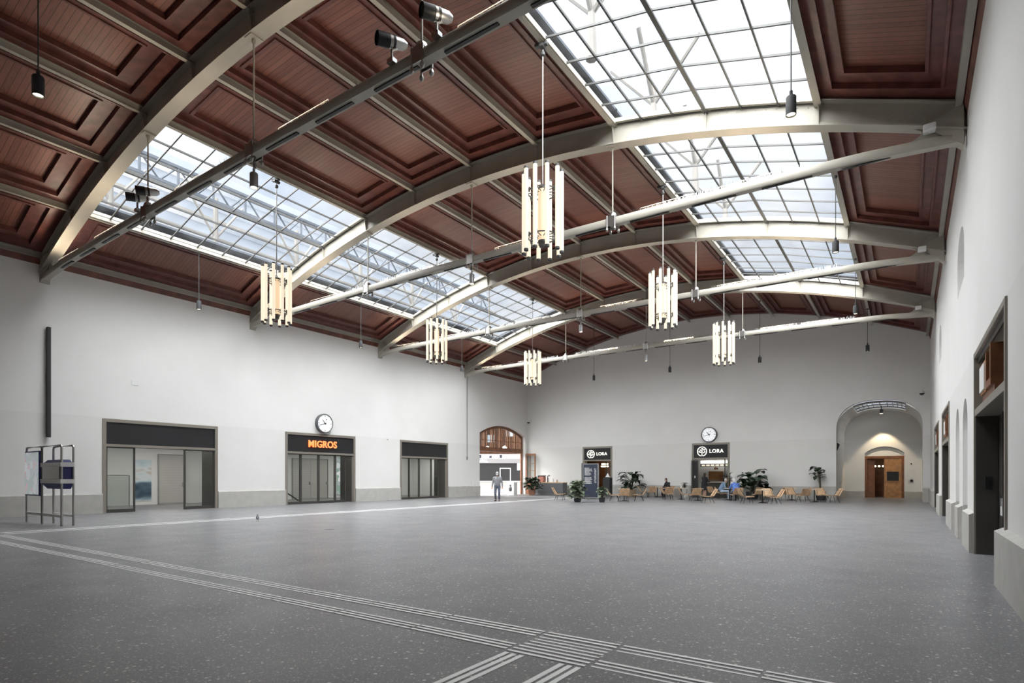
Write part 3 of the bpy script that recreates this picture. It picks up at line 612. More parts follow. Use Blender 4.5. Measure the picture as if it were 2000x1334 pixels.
# ---------------------------------------------------------------- rooms behind the left wall
CX=-33.4
w=MB(); w.box(CX-.3,CX,7,36.6,0,3.4); w.box(CX,XL-1.2,7,7.2,0,3.4); w.box(CX,XL-.5,34.0,34.2,0,3.4)
for a,b_ in ((7,LD[0][0]+.1),(LD[0][1]-.1,LD[1][0]+.1),(LD[1][1]-.1,LD[2][0]+.1),(LD[2][1]-.1,34.2)): w.box(XL-1.25,XL-1.2,a,b_,0,3.4)
w.box(XL-1.25,XL-1.2,7,34,2.8,3.4); struct(w.build('wall_corridor','white'))
w=MB(); w.box(CX-.3,XL-.5,6.8,34.2,3.0,3.15); struct(w.build('trim_11','white'))
for i,y in enumerate((10.5,14.5,19.5,24,28,32)):
    w=MB(); w.box(-.3,.3,-1.5,1.5,-.05,0); o=w.build('added_ceiling_light','ceil_light',loc=(-30.6,y,2.995)); tag(o,'added strip light on the corridor ceiling behind the left doorways, %s from the front'%['first','second','third','fourth','fifth','sixth'][i],'ceiling light','added corridor strip lights')  # unseen lamps, added to whiten the corridor behind the doorways
def picture(name,mat_,y0,y1,z0,z1,label,cat):
    t=thing(name,label,cat,(CX,y0,z0),LA); w=MB(); w.box(0,y1-y0,-.04,.0,0,z1-z0); w.build('frame','white',t); w=MB(); w.box(.03,y1-y0-.03,-.045,-.04,.03,z1-z0-.03); w.build('print',mat_,t)
picture('poster','poster_beach',13.5,14.35,.2,2.42,'tall blue and sandy poster on the corridor wall behind the leftmost doorway','poster')
picture('poster','poster_colour',26.4,26.9,.2,2.9,'tall red and green advert panel behind the doorway under the left clock','poster')
picture('poster','poster_beach',35.0,36.1,1.5,2.65,'small framed print on the white wall behind the third left doorway','poster')
def shutter(y0,y1,label,n=1):
    t=thing('service_door',label,'door',(CX,y0,0),LA); W_=y1-y0; w=MB(); w.box(0,.06,-.06,0,0,2.72); w.box(W_-.06,W_,-.06,0,0,2.72); w.box(0,W_,-.06,0,2.66,2.72); w.build('door_frame','metalgrey',t)
    for k in range(n):
        w=MB(); a=.06+k*(W_-.12)/n; b_=a+(W_-.12)/n-.01
        for q in range(18): w.box(a,b_,-.045-.008*(q%2),-.02,.06+q*.144,.06+(q+1)*.144-.004)
        p=w.build('shutter_leaf','shutter',t); h=MB(); h.box(b_-.14,b_-.10,-.10,-.05,.95,1.15); h.build('handle','chrome',p)
shutter(14.65,16.1,'grey slatted door in the corridor behind the leftmost doorway'); shutter(22.85,25.7,'pair of grey slatted doors behind the doorway under the left clock',2)
# glass balustrade seen through the first doorway
t=thing('balustrade','glass balustrade with chrome rail behind the leftmost doorway','railing',(-31.2,10.2,0),LA)
w=MB(); w.box(0,2.2,-.01,.01,.1,1.5); w.build('glass_panel','glass',t); w=MB(); w.tube([(0,0,1.55),(2.2,0,1.55)],.03,8); w.build('handrail','chrome',t)
for x in (0,1.1,2.2): w=MB(); w.tube([(x,0,0),(x,0,1.55)],.025,8); w.build('post','chrome',t)
t=thing('ticket_machine','dark grey machine behind the right pane of the leftmost doorway','machine',(-32.9,18.2,0),LA)
w=MB(); w.rbox(0,.8,-.5,0,0,1.6,.03); w.build('body','greycab',t); w=MB(); w.box(.12,.6,-.52,-.5,1.0,1.4); w.build('screen','screen',t)
t=thing('stair_handrail','sloping dark stair handrail behind the glass of the second left doorway','railing',(-29.5,18.6,0),LA)
w=MB(); w.tube([(0,0,1.35),(2.0,0,.1)],.04,8); w.build('handrail','matblack',t)
for x in (.0,1.0): w=MB(); w.tube([(x,0,0),(x,0,1.35-.62*x)],.02,6); w.build('post','matblack',t)
# ---------------------------------------------------------------- cafe behind the far wall
w=MB(); w.box(-24.5,-15.0,YF+3.4,YF+3.6,0,3.2); w.box(-24.5,-24.3,YF+.45,YF+3.5,0,3.2); w.box(-16.0,-15.8,YF+.45,YF+3.5,0,3.2); w.box(-24.5,-15.8,YF+.45,YF+3.6,3.2,3.3); struct(w.build('wall_cafe','brownwood'))
w=MB(); w.box(-15.6,-8.4,YF+3.4,YF+3.6,0,3.2); w.box(-15.6,-15.4,YF+.45,YF+3.5,0,3.2); w.box(-8.6,-8.4,YF+.45,YF+3.5,0,3.2); w.box(-15.6,-8.4,YF+.45,YF+3.6,3.2,3.3); struct(w.build('wall_servery','white'))
t=thing('wall_lamp','warm glowing lamp inside the left cafe doorway','lamp',(-20.85,YF+2.2,2.3)); w=MB(); w.rbox(-.33,.33,-.08,.08,0,.12,.03); w.rbox(-.3,.3,-.08,.08,.2,.3,.03); w.build('lamp_glass','lens',t); w=MB(); w.tube([(0,0,.3),(0,0,.9)],.015,6); w.build('stem','matblack',t)
t=thing('servery_counter','steel topped servery counter under the far clock','counter',(-12.8,YF-.0,0)); w=MB(); w.rbox(.55,2.3,.12,.7,0,1.02,.02); w.build('front','darkframe',t); w=MB(); w.rbox(.5,2.35,.05,.75,1.02,1.14,.02); w.build('worktop','bronze',t)
w=MB(); w.box(-.8,.8,-.25,.25,-.05,0); tag(w.build('added_ceiling_light','ceil_light',loc=(-11.6,YF+1.9,3.195)),'flat ceiling light added inside the servery under the far clock','ceiling light')  # unseen lamp, added to lift the dark servery interior
t=thing('menu_light_board','row of lit menu strips hanging in the servery','menu board',(-13.0,YF+2.4,2.25)); w=MB(); w.box(0,2.2,0,.06,.0,.48); w.build('board','darkframe',t); w=MB(); w.box(.02,2.15,-.02,0,.22,.46); w.build('lit_panel','white_glow',t)
for k in range(6): w=MB(); w.box(.1+k*.34,.36+k*.34,-.02,0,.04,.15); w.build('lit_strip','tube',t)
for x,lb in ((-12.95,'left'),(-11.52,'right')):
    t=thing('pendant_lamp','small dark red pendant lamp hanging at the %s of the servery'%lb,'lamp',(x,YF+1.2,2.02),group='servery pendants'); w=MB(); w.lathe([(.16,0),(.15,.1),(.05,.2),(.02,.22)],n=14,cap=False); w.build('lamp_shade','brownwood',t); w=MB(); w.tube([(0,0,.2),(0,0,1.2)],.01,5); w.build('cord','black',t)
t=thing('back_shelf','brown wooden back shelf inside the servery','shelf',(-12.6,YF+3.2,0)); w=MB(); w.box(0,2.6,-.3,.15,.85,.95); w.box(.0,1.05,-.05,.15,1.25,1.9); w.build('shelf_board','oak',t); w=MB(); w.box(0,2.6,-.3,.15,0,.85); w.build('cupboard','darkframe',t)
t=thing('coffee_machine','black and chrome coffee machine on the servery back shelf','machine',(-11.45,YF+3.0,.955)); w=MB(); w.rbox(0,.75,-.25,.2,0,.62,.04); w.build('body','black',t); w=MB(); w.box(.05,.7,-.27,-.25,.40,.52); w.tube([(.2,-.25,.3),(.2,-.35,.3)],.03,8); w.tube([(.5,-.25,.3),(.5,-.35,.3)],.03,8); w.build('front_panel','chrome',t)
t=thing('steel_bowl','round steel bowl on the servery counter','bowl',(-12.0,YF+.35,1.145)); w=MB(); w.lathe([(.10,0),(.17,.08),(.2,.2),(.18,.2),(.15,.09),(.09,.02)],n=18); w.build('bowl_body','brushed',t,smooth=True)
# ---------------------------------------------------------------- vestibule door
o=struct(thing('door_9','x','x',(-2.55,VB+.12,0))); del o['label']; del o['category']
w=MB(); w.box(0,.16,0,.16,0,2.95); w.box(2.17,2.33,0,.16,0,2.95); w.box(0,2.33,0,.16,2.78,2.95); w.box(1.12,1.18,0,.12,0,2.78); w.build('door_frame','brownwood',o)
w=MB(); w.box(1.18,2.17,.03,.09,0,2.78); w.box(1.28,2.07,.01,.03,.3,1.05); w.build('leaf','oak',o)
w=MB(); w.box(1.32,2.02,.0,.025,1.2,1.84); w.build('pane','black',o); w=MB(); w.box(1.26,2.08,-.005,.02,1.14,1.2); w.box(1.26,2.08,-.005,.02,1.84,1.9); w.box(1.26,1.32,-.005,.02,1.14,1.9); w.box(2.02,2.08,-.005,.02,1.14,1.9); w.build('window_frame','oak',o)
w=MB(); w.box(.16,.6,.2,.26,0,2.7); w.build('inner_leaf','brownwood',o)
w=MB(); w.box(0,2.33,.02,.1,2.95,3.7); w.build('overdoor','plaster',o); w=MB(); w.tube([(x,.02,z) for x,z in [(p[0]+2.55,p[1]-.02) for p in segarc(-2.55,-.22,3.15,3.62,12)]],.03,5); w.tube([(x,.0,z) for x,z in [(p[0]+2.55,p[1]) for p in segarc(-2.5,-.27,3.0,3.42,12)]],.025,5); w.build('arch_moulding','stone',o)
w=MB(); w.box(-3.2,.6,VB+3,VB+3.2,0,3.2); w.box(-3.2,-3.0,VB+.5,VB+3,0,3.2); w.box(.4,.6,VB+.5,VB+3,0,3.2); w.box(-3.2,.6,VB+.3,VB+3.2,3.2,3.3); struct(w.build('wall_backroom','brownwood'))
t=thing('hall_lamp','small warm lamps seen through the left half of the vestibule door','lamp',(-1.9,VB+1.9,2.2)); w=MB(); w.tube([(0,0,.1),(0,0,1.0)],.01,5); w.build('cord','black',t)
for k in range(4): w=MB(); w.lathe([(.01,0),(.06,.03),(.07,.08),(.02,.13)],(-.35+k*.25,0,0),10); w.build('bulb','lens',t)
w=MB(); w.box(-.4,.45,-.01,.01,.13,.15); w.build('bar','black',t)
t=thing('stub_downlight','short black downlight under the vestibule vault','downlight',(-1.45,45.0,5.66)); w=MB(); w.lathe([(.09,.02),(.1,0),(.1,.26),(.03,.3),(.03,.5)],n=16); w.build('housing','matblack',t); w=MB(); w.disc((0,0,-.002),.085,(0,0,1),16,.01); w.build('lens','lens',t)
l=bpy.data.lights.new('lamp_light','SPOT'); l.energy=260; l.spot_size=R(82); l.spot_blend=.35; l.color=(1,.80,.52); l.shadow_soft_size=.07
lo_=bpy.data.objects.new('lamp_light',l); COL.objects.link(lo_); lo_.parent=t; lo_.location=(0,2.1,-.5+.2); lo_.rotation_euler=(R(8),0,0); tag(lo_)
for x,z,r_,lb in ((.20,1.21,.09,'black round push plate low on the vestibule wall right of the wooden door'),(.18,2.37,.05,'small dark wall fitting high right of the wooden vestibule door')):
    w=MB(); w.disc((0,0,0),r_,(0,-1,0),14,.05); tag(w.build('wall_fitting','black',loc=(x,VB,z)),lb,'fitting')
w=MB(); w.rings([[(0,-.06,-.25),(0,.06,-.25),(.02,.06,-.25),(.02,-.06,-.25)],[(0,-.1,.1),(0,.1,.1),(.16,.07,.12),(.16,-.07,.12)],[(0,-.06,.22),(0,.06,.22),(.05,.05,.22),(.05,-.05,.22)]]); tag(w.build('wall_sconce','matblack',loc=(NX0-.04,42.6,3.45)),'dark sconce on the left reveal of the arched vestibule','wall lamp')
# ---------------------------------------------------------------- clocks
def clock(loc,rz,label):
    t=thing('wall_clock',label,'clock',loc,rz,group='round station clocks'); r=.52
    w=MB(); ring=[]
    for k in range(37):
        a=2*PI*k/36; c,s=math.cos(a),math.sin(a); ring.append([(x*c,y,x*s) for x,y in ((r-.04,-.20),(r+.0,-.21),(r+.02,-.19),(r+.02,0),(r-.04,0))])
    w.rings(ring,False); w.build('case','greycab',t,smooth=True)
    w=MB(); w.disc((0,-.175,0),r-.035,(0,1,0),36,.17); w.build('dial','dial',t)
    w=MB()
    for k in range(12):
        a=PI/6*k; c,s=math.cos(a),math.sin(a); ra=.36 if k%3==0 else .39; hw=.02 if k%3==0 else .012
        w.add([(ra*s-hw*c,-.178,ra*c+hw*s),(ra*s+hw*c,-.178,ra*c-hw*s),(.45*s+hw*c,-.178,.45*c-hw*s),(.45*s-hw*c,-.178,.45*c+hw*s)],[(0,1,2,3)])
    w.build('hour_marks','black',t,recalc=False)
    def hand(nm,deg,l0,l1,hw,y):
        a=R(deg); c,s=math.cos(a),math.sin(a); w=MB(); v=[]
        for yy_ in (y,y-.008): v+=[(-l0*s-hw*c,yy_,-l0*c+hw*s),(-l0*s+hw*c,yy_,-l0*c-hw*s),(l1*s+hw*.6*c,yy_,l1*c-hw*.6*s),(l1*s-hw*.6*c,yy_,l1*c+hw*.6*s)]
        w.add(v,[(0,1,2,3),(7,6,5,4),(0,4,5,1),(1,5,6,2),(2,6,7,3),(3,7,4,0)]); w.build(nm,'black',t)
    hand('hour_hand',-39,.08,.27,.028,-.18); hand('minute_hand',-107,.1,.40,.02,-.19)
    w=MB(); w.disc((0,-.20,0),.03,(0,1,0),12,.02); w.build('hub','black',t)
    w=MB(); w.disc((.09,-.18,.22),.035,(0,1,0),12,.005); w.build('maker_mark','black',t)
clock((XL,20.55,4.48),LA,'round white clock with dark case over the left wall doorway'); clock((-11.64,YF,4.48),0,'round white clock on the far wall above the servery')
# ---------------------------------------------------------------- left wall fittings
t=thing('wall_duct','tall dark vertical duct standing off the left wall','duct',(XL,7.97,3.0)); w=MB(); w.rbox(.06,.20,-.06,.06,0,4.2,.01); w.build('duct_body','matblack',t)
for z in (.3,1.6,2.2,3.6): w=MB(); w.box(0,.06,-.03,.03,z,z+.08); w.build('bracket','matblack',t)
t=thing('downpipe','thin grey pipe down the left wall near the gateway','pipe',(XL+.02,33.3,2.75)); w=MB(); w.tube([(.05,0,.2),(.05,0,6.15)],.025,8); w.build('pipe_body','metalgrey',t); w=MB(); w.lathe([(.03,0),(.06,.05),(.06,.2),(.03,.26)],(.06,0,0),10); w.build('end_box','metalgrey',t)
for x,y,z,lb in ((XL,11.0,5.5,'small square hatch cover on the left wall above the first doorway'),):
    w=MB(); w.rbox(0,.015,-.14,.14,-.12,.12,.005); tag(w.build('hatch_cover','white',loc=(x,y,z)),lb,'cover')
w=MB(); w.rbox(0,.02,-.1,.1,-.5,.1,.005); tag(w.build('wall_panel','white',loc=(XL+.0,34.0,1.1)),'white rectangular plate low on the left wall beside the gateway','plate')
w=MB(); w.lathe([(.02,0),(.045,.01),(.045,.03),(.02,.05)],n=12); tag(w.build('wall_sensor','metalgrey',loc=(XL+.03,25.4,3.83)),'tiny round sensor on the left wall between two doorways','sensor')
def camera_dome(loc,rz,label):
    t=thing('security_camera',label,'camera',loc,rz); w=MB(); w.box(-.06,.06,-.08,0,.12,.32); w.tube([(0,-.04,.25),(0,-.38,.22),(0,-.42,.12)],.03,8); w.build('bracket','white',t)
    w=MB(); w.lathe([(.13,.0),(.14,.06),(.10,.13),(.03,.16)],(0,-.42,0),16); w.build('housing','white',t,smooth=True); w=MB(); w.lathe([(.02,-.12),(.08,-.10),(.12,-.05),(.125,0)],(0,-.42,0),16); w.build('dome','black',t,smooth=True)
camera_dome((-26.75,YF,6.15),0,'domed camera high in the far left corner'); camera_dome((XR,41.0,6.35),R(-90),'white domed camera high in the far right corner')
# ---------------------------------------------------------------- arched gateway in the left wall
o=struct(thing('window_3','x','x',(XL-.35,34.91,0),LA)); del o['label']; del o['category']
GW=6.39; arc=[(u-34.91,z) for u,z in segarc(34.91,41.30,4.9,5.62)]
w=MB(); n_=len(arc)
w.rings([[(u,-.06,z-.0),(u,.06,z),(u+(GW/2-u)*.05,.06,z-.2),(u+(GW/2-u)*.05,-.06,z-.2)] for u,z in arc])
w.box(0,.2,-.06,.06,0,4.95); w.box(GW-.2,GW,-.06,.06,0,4.95); w.box(0,GW,-.09,.09,3.5,3.85); w.build('frame','brownwood',o)
def ztop(u): 
    for (u1,z1),(u0,z0) in zip(arc,arc[1:]):
        if u0<=u<=u1: return z0+(z1-z0)*(u-u0)/(u1-u0)
    return 4.9
w=MB(); 
for k in range(1,6): u=GW*k/6; w.box(u-.07,u+.07,-.05,.05,3.85,ztop(u)-.1)
w.build('mullion','brownwood',o)
w=MB()
for k in range(12): u=GW*(k+.5)/12; w.box(u-.02,u+.02,-.03,.03,3.85,ztop(u)-.1)
w.box(0.1,GW-.1,-.03,.03,4.38,4.42); w.build('glazing_bars','brownwood',o)
w=MB(); w.poly([(.15,3.85),(GW-.15,3.85)]+[(u,z-.12) for u,z in arc if .15<u<GW-.15],[],lambda u,v,d:(u,d,v),.01); w.build('glass','glass',o)
def leaf(loc,rz,label):
    t=thing('gate_leaf',label,'door leaf',loc,rz); w=MB(); Wl=1.0
    w.box(0,.12,-.03,.03,0,3.46); w.box(Wl-.12,Wl,-.03,.03,0,3.46); w.box(0,Wl,-.03,.03,3.3,3.46); w.box(0,Wl,-.03,.03,0,.9); w.box(Wl/2-.02,Wl/2+.02,-.02,.02,.9,3.3)
    for z in (1.45,2.0,2.6): w.box(.1,Wl-.1,-.02,.02,z,z+.04)
    w.build('leaf_frame','brownwood',t); w=MB(); w.box(.1,Wl-.1,-.005,.005,.9,3.3); w.build('glass','glass',t)
leaf((XL+.02,41.35,0),0,'open brown glazed door leaf in the far left corner')
# outside: station concourse beyond the gateway
t=thing('station_shop','shopfront with white fascia beyond the gateway','shop',(-43.5,58.5,0),.604)
w=MB(); w.box(-9,7,0,6,0,.85); w.build('base','stone',t)
w=MB(); w.box(-9,7,.1,6,.85,3.2); w.build('shop_body','black',t)
w=MB(); w.box(-14,14,5.8,6,4.35,9.6); w.build('upper_wall','brownwood',t)
for k in range(5): w=MB(); w.box(-6+k*2.6,-5+k*2.6,5.7,5.8,6.2+(k%2)*.8,7.2+(k%2)*.6); w.build('upper_window','screen',t)
w=MB(); w.box(-9,7,-.2,.1,3.2,3.75); w.build('fascia','metalgrey',t); w=MB(); w.box(-9,7,-.25,.2,3.75,4.35); w.box(-9,7,-.25,-.15,.85,.95); w.build('light_band','white',t)
text_mesh('ROLL',.50,.05,'lettering','white_glow',t,(-1.15,-.25,3.47),(R(90),0,0),bold=.02)
for k in range(5): w=MB(); w.box(-4.2+k*1.3,-3.9+k*1.3,-.3,-.25,3.85,4.25-(k%2)*.1); w.build('glyph','totem',t)
w=MB(); w.box(-3.6,-1.6,0,.1,.95,2.3); w.build('display','binblue',t)
w=MB(); w.box(1.0,1.1,-.03,.1,0,2.6); w.box(2.3,2.4,-.03,.1,0,2.6); w.box(1.0,2.4,-.03,.1,2.5,2.6); w.build('shop_door','white',t); w=MB(); w.box(3.2,4.4,-.03,.08,2.3,3.4); w.build('picture_panel','screen',t)
t=thing('platform_roof','dark station roof with steel girders beyond the gateway','roof',(-45,52,0))
w=MB(); w.box(-14,14,-12,-6,8.4,8.7); w.box(-14,14,-3.5,3,9.2,9.5); w.box(-14,14,5,12,8.6,8.9); w.build('roof_deck','brownwood',t)
for k in range(8):
    w=MB(); x=-13+k*3.7; w.tube([(x,-12,7.4),(x,12,8.2)],.12,6); w.tube([(x,-12,8.3),(x,12,9.1)],.12,6)
    for q in range(8): w.tube([(x,-12+q*3,7.4+q*.1),(x,-10.5+q*3,8.4+q*.1)],.06,5); w.tube([(x,-10.5+q*3,8.4+q*.1),(x,-9+q*3,7.5+q*.1)],.06,5)
    w.build('girder','roofsteel',t)
for x,y in ((-13,-11.5),(13,11.5),(-13,11.5)): w=MB(); w.tube([(x,y,0),(x,y,8.6)],.2,10); w.build('column','roofsteel',t)
for k,(x,y) in enumerate(((-32.5,43.0),(-31.0,43.7))):
    t=thing('globe_lamp','white globe lamp hanging beyond the gateway, %s one'%('left','right')[k],'lamp',(x,y,4.0),group='globe lamps beyond the gateway'); w=MB(); w.lathe([(.02,0),(.16,.06),(.2,.18),(.15,.3),(.03,.36)],n=14); w.build('globe','ceil_light',t,smooth=True); w=MB(); w.tube([(0,0,.34),(0,0,4.6)],.012,5); w.build('cord','black',t)
# ---------------------------------------------------------------- station roofs seen above the skylights
def girder(x,z,y0,y1,label,hh=.9,step=1.6,r=.05,group='lattice girders above the left skylights',mt='roofsteel'):
    t=thing('lattice_girder',label,'girder',(x,y0,z),group=group); Ln=y1-y0
    for nm,zz in (('bottom_chord',0),('top_chord',hh)): w=MB(); w.box(-.07,.07,0,Ln,zz-.06,zz+.06); w.build(nm,mt,t)
    w=MB(); y=0
    while y+step<=Ln+.01: w.tube([(0,y,0),(0,y+step/2,hh),(0,y+step,0)],r,5); w.tube([(0,y+step/2,0),(0,y+step/2,hh)],r*1.2,5); y+=step
    w.build('web_bars',mt,t)
girder(-27.2,14.6,4,36,'long steel lattice girder seen through the left skylights'); 
for k,(x,z) in enumerate([(-29.0,12.8),(-29.6,13.9),(-30.2,15.1),(-30.8,16.4),(-31.4,17.7)]):
    t=thing('roof_strip','long sloping band of the neighbouring roof above the left wall, %s from below'%['first','second','third','fourth','fifth'][k],'roof',(x,0,z),group='roof bands beyond the left skylights')
    w=MB(); w.add([(0,2,0),(-.62,2,.78),(-.62,42,.78),(0,42,0),(-.06,2,-.03),(-.68,2,.75),(-.68,42,.75),(-.06,42,-.03)],[(0,3,2,1),(4,5,6,7),(0,1,5,4),(1,2,6,5),(2,3,7,6),(3,0,4,7)]); w.build('panel','roofgrey',t)
    w=MB(); w.box(-.06,.10,2,42,-.14,0); w.build('ledge','roofcream',t)
for k in range(7):
    y=6+k*4.6; t=thing('roof_strut','blurred pale steel strut above the left skylights, %s from the front'%['first','second','third','fourth','fifth','sixth','seventh'][k],'strut',(-28.5,y,12.2),group='steel struts above the left skylights'); w=MB(); w.tube([(0,0,0),(0,0,3.2)],.12,8); w.tube([(0,0,1.2),(0,1.4,3.2)],.06,6); w.tube([(0,0,1.2),(0,-1.4,3.2)],.06,6); w.build('strut_body','roofcream',t)
girder(-1.6,14.8,6,36,'long steel girder seen through the right skylights',1.3,2.4,.06,'girders above the right skylights')
for k in range(5):
    y=9.2+k*4.5; t=thing('roof_strut','pale forked steel post above the right skylights, %s from the front'%['first','second','third','fourth','fifth'][k],'strut',(-6.9,y,12.55),group='forked posts above the right skylights'); w=MB(); w.tube([(0,0,0),(0,0,1.0),(0,0,1.8)],[.16,.11,.07],8); 
    for s in (-1,1): w.tube([(0,0,1.2),(s*1.5,0,2.9)],.07,6); w.tube([(0,0,1.2),(0,s*1.3,2.9)],.07,6)
    w.build('strut_body','roofcream',t)
# ---------------------------------------------------------------- poster and bin stand, front left
t=thing('poster_bin_stand','chrome tube stand holding a lit poster and a navy bin near the left wall','stand',(-22.62,6.52,0))
def hoop(x0,x1,y,H=2.45):
    w=MB(); w.tube([(x0,y,0),(x0,y,H-.08),(x0+.03,y,H-.02),(x0+.09,y,H),(x1-.09,y,H),(x1-.03,y,H-.02),(x1,y,H-.08),(x1,y,0)],.032,10); w.build('tube_hoop','brushed',t,smooth=True)
hoop(-1.45,-.03,0); hoop(-.03,1.62,.0); hoop(-.03,1.62,.30)
w=MB(); w.box(-1.43,-.12,-.05,.05,.88,2.32); w.build('poster_case','binblue',t); w=MB(); w.box(-1.40,-.17,-.058,-.05,.92,2.28); w.build('poster_print','poster_colour',t)
for z in (1.29,1.80): w=MB(); w.box(-.02,1.62,-.05,-.035,z,z+.13); w.box(1.60,1.66,-.04,.33,z,z+.13); w.box(-.02,1.62,.315,.33,z,z+.13); w.build('band','white',t)
w=MB(); w.rings([[(.28,.05,1.12),(1.5,.05,1.12),(1.5,.27,1.12),(.28,.27,1.12)],[(.05,-.03,1.28),(1.59,-.03,1.28),(1.59,.31,1.28),(.05,.31,1.28)],[(.05,-.03,1.88),(1.59,-.03,1.88),(1.59,.31,1.88),(.05,.31,1.88)],[(.3,.05,2.02),(1.5,.05,2.02),(1.5,.25,2.02),(.3,.25,2.02)]]); w.build('bin_body','binblue',t)
w=MB(); w.box(.14,1.56,-.045,-.03,1.30,1.92); w.build('front_panel','brushed',t)
w=MB(); w.box(-1.42,1.6,-.02,.02,.26,.34); w.build('foot_rail','white',t); w=MB(); w.box(0,1.6,.28,.32,.26,.34); w.build('foot_rail','white',t)
# pigeon on the floor
t=thing('pigeon','small dark pigeon standing on the open floor','bird',(-17.78,10.88,0),R(150),)
w=MB(); w.rings([[(x,r_*math.cos(a)*.8,z+r_*math.sin(a)) for a in [2*PI*k/10 for k in range(10)]] for x,z,r_ in ((-.17,.10,.012),(-.08,.115,.035),(0,.13,.06),(.07,.15,.055),(.11,.185,.032),(.13,.215,.028),(.155,.222,.024),(.175,.215,.01))]); w.build('body','pigeon',t,smooth=True)
w=MB(); w.tube([(.17,0,.215),(.195,0,.208)],[.008,.002],6); w.build('beak','black',t)
for y in (-.02,.02): w=MB(); w.tube([(.01,y,.09),(.01,y,.01),(.04,y,.005)],.005,5); w.build('leg','terracotta',t)
w=MB(); w.disc((0,0,0),.14,(0,0,1),20,.004); tag(w.build('floor_cover','greycab',loc=(-13.52,10.46,0)),'small dark round floor cover in the open hall','cover')
# ---------------------------------------------------------------- cafe furniture
def slat_surface(w,pts,wd,n,th=.018,gap=.3):
    """slats across the chair along a profile polyline"""
    P=[Vector(p) for p in pts]; Ls=[0]
    for a,b_ in zip(P,P[1:]): Ls.append(Ls[-1]+(b_-a).length)
    def at(s):
        for i in range(len(P)-1):
            if s<=Ls[i+1] or i==len(P)-2: t_=(s-Ls[i])/(Ls[i+1]-Ls[i]); return P[i].lerp(P[i+1],t_),(P[i+1]-P[i]).normalized()
    for k in range(n):
        s0=Ls[-1]*(k+gap/2)/n; s1=Ls[-1]*(k+1-gap/2)/n; a,_=at(s0); b_,d=at(s1); nn=Vector((-d.z,0,d.x))*th
        wa=wd(s0/Ls[-1]); wb=wd(s1/Ls[-1]); bow=.035
        v=[]
        for p,ww in ((a,wa),(b_,wb)):
            for yy_,off in ((-ww,bow),(-ww*.5,.008),(0,0),(ww*.5,.008),(ww,bow)): v.append(tuple(p+Vector((nn.x/th*off,yy_,nn.z/th*off))))
        for p,ww in ((a,wa),(b_,wb)):
            for yy_,off in ((-ww,bow),(-ww*.5,.008),(0,0),(ww*.5,.008),(ww,bow)): v.append(tuple(p+nn+Vector((nn.x/th*off,yy_,nn.z/th*off))))
        f=[]
        for j in range(4): f+=[(j,j+1,6+j,5+j),(10+j,15+j,16+j,11+j),(j,10+j,11+j,j+1),(5+j,6+j,16+j,15+j)]
        f+=[(0,5,15,10),(4,14,19,9)]; w.add(v,f)
def make_chair():
    o=thing('slatted_chair','x','chair')
    w=MB(); slat_surface(w,[(.32,0,.43),(.14,0,.42),(-.19,0,.40)],lambda s:.27+.02*s,7,gap=.14); w.build('seat','slat',o)
    w=MB(); slat_surface(w,[(-.21,0,.41),(-.28,0,.50),(-.46,0,.82)],lambda s:.295-.03*s,6,gap=.14); w.build('backrest','slat',o)
    w=MB()
    for s in (-1,1): w.tube([(.32,s*.22,.415),(-.19,s*.22,.39),(-.25,s*.23,.48),(-.45,s*.19,.80)],.011,6)
    w.tube([(.14,-.22,.41),(.14,.22,.41)],.011,6); w.tube([(-.14,-.22,.395),(-.14,.22,.395)],.011,6); w.build('frame','black',o)
    for sx,sy in ((1,1),(1,-1),(-1,1),(-1,-1)): w=MB(); w.tube([(sx*.14,sy*.18,.40),(sx*.27-.02,sy*.28,0)],[.016,.012],6); w.build('leg','black',o)
    return o
def make_table(mt='palewood'):
    o=thing('cafe_table','x','table'); w=MB(); w.lathe([(.33,.72),(.35,.73),(.35,.75),(.33,.76)],n=28); w.build('tabletop',mt,o)
    w=MB(); w.tube([(0,0,.02),(0,0,.72)],.032,10); w.build('column','black',o)
    w=MB()
    for k in range(4): a=PI/4+k*PI/2; w.tube([(.02*math.cos(a),.02*math.sin(a),.05),(.27*math.cos(a),.27*math.sin(a),.014)],[.03,.014],8)
    w.lathe([(.06,0),(.07,.03),(.04,.07)],n=14); w.build('foot','black',o); return o
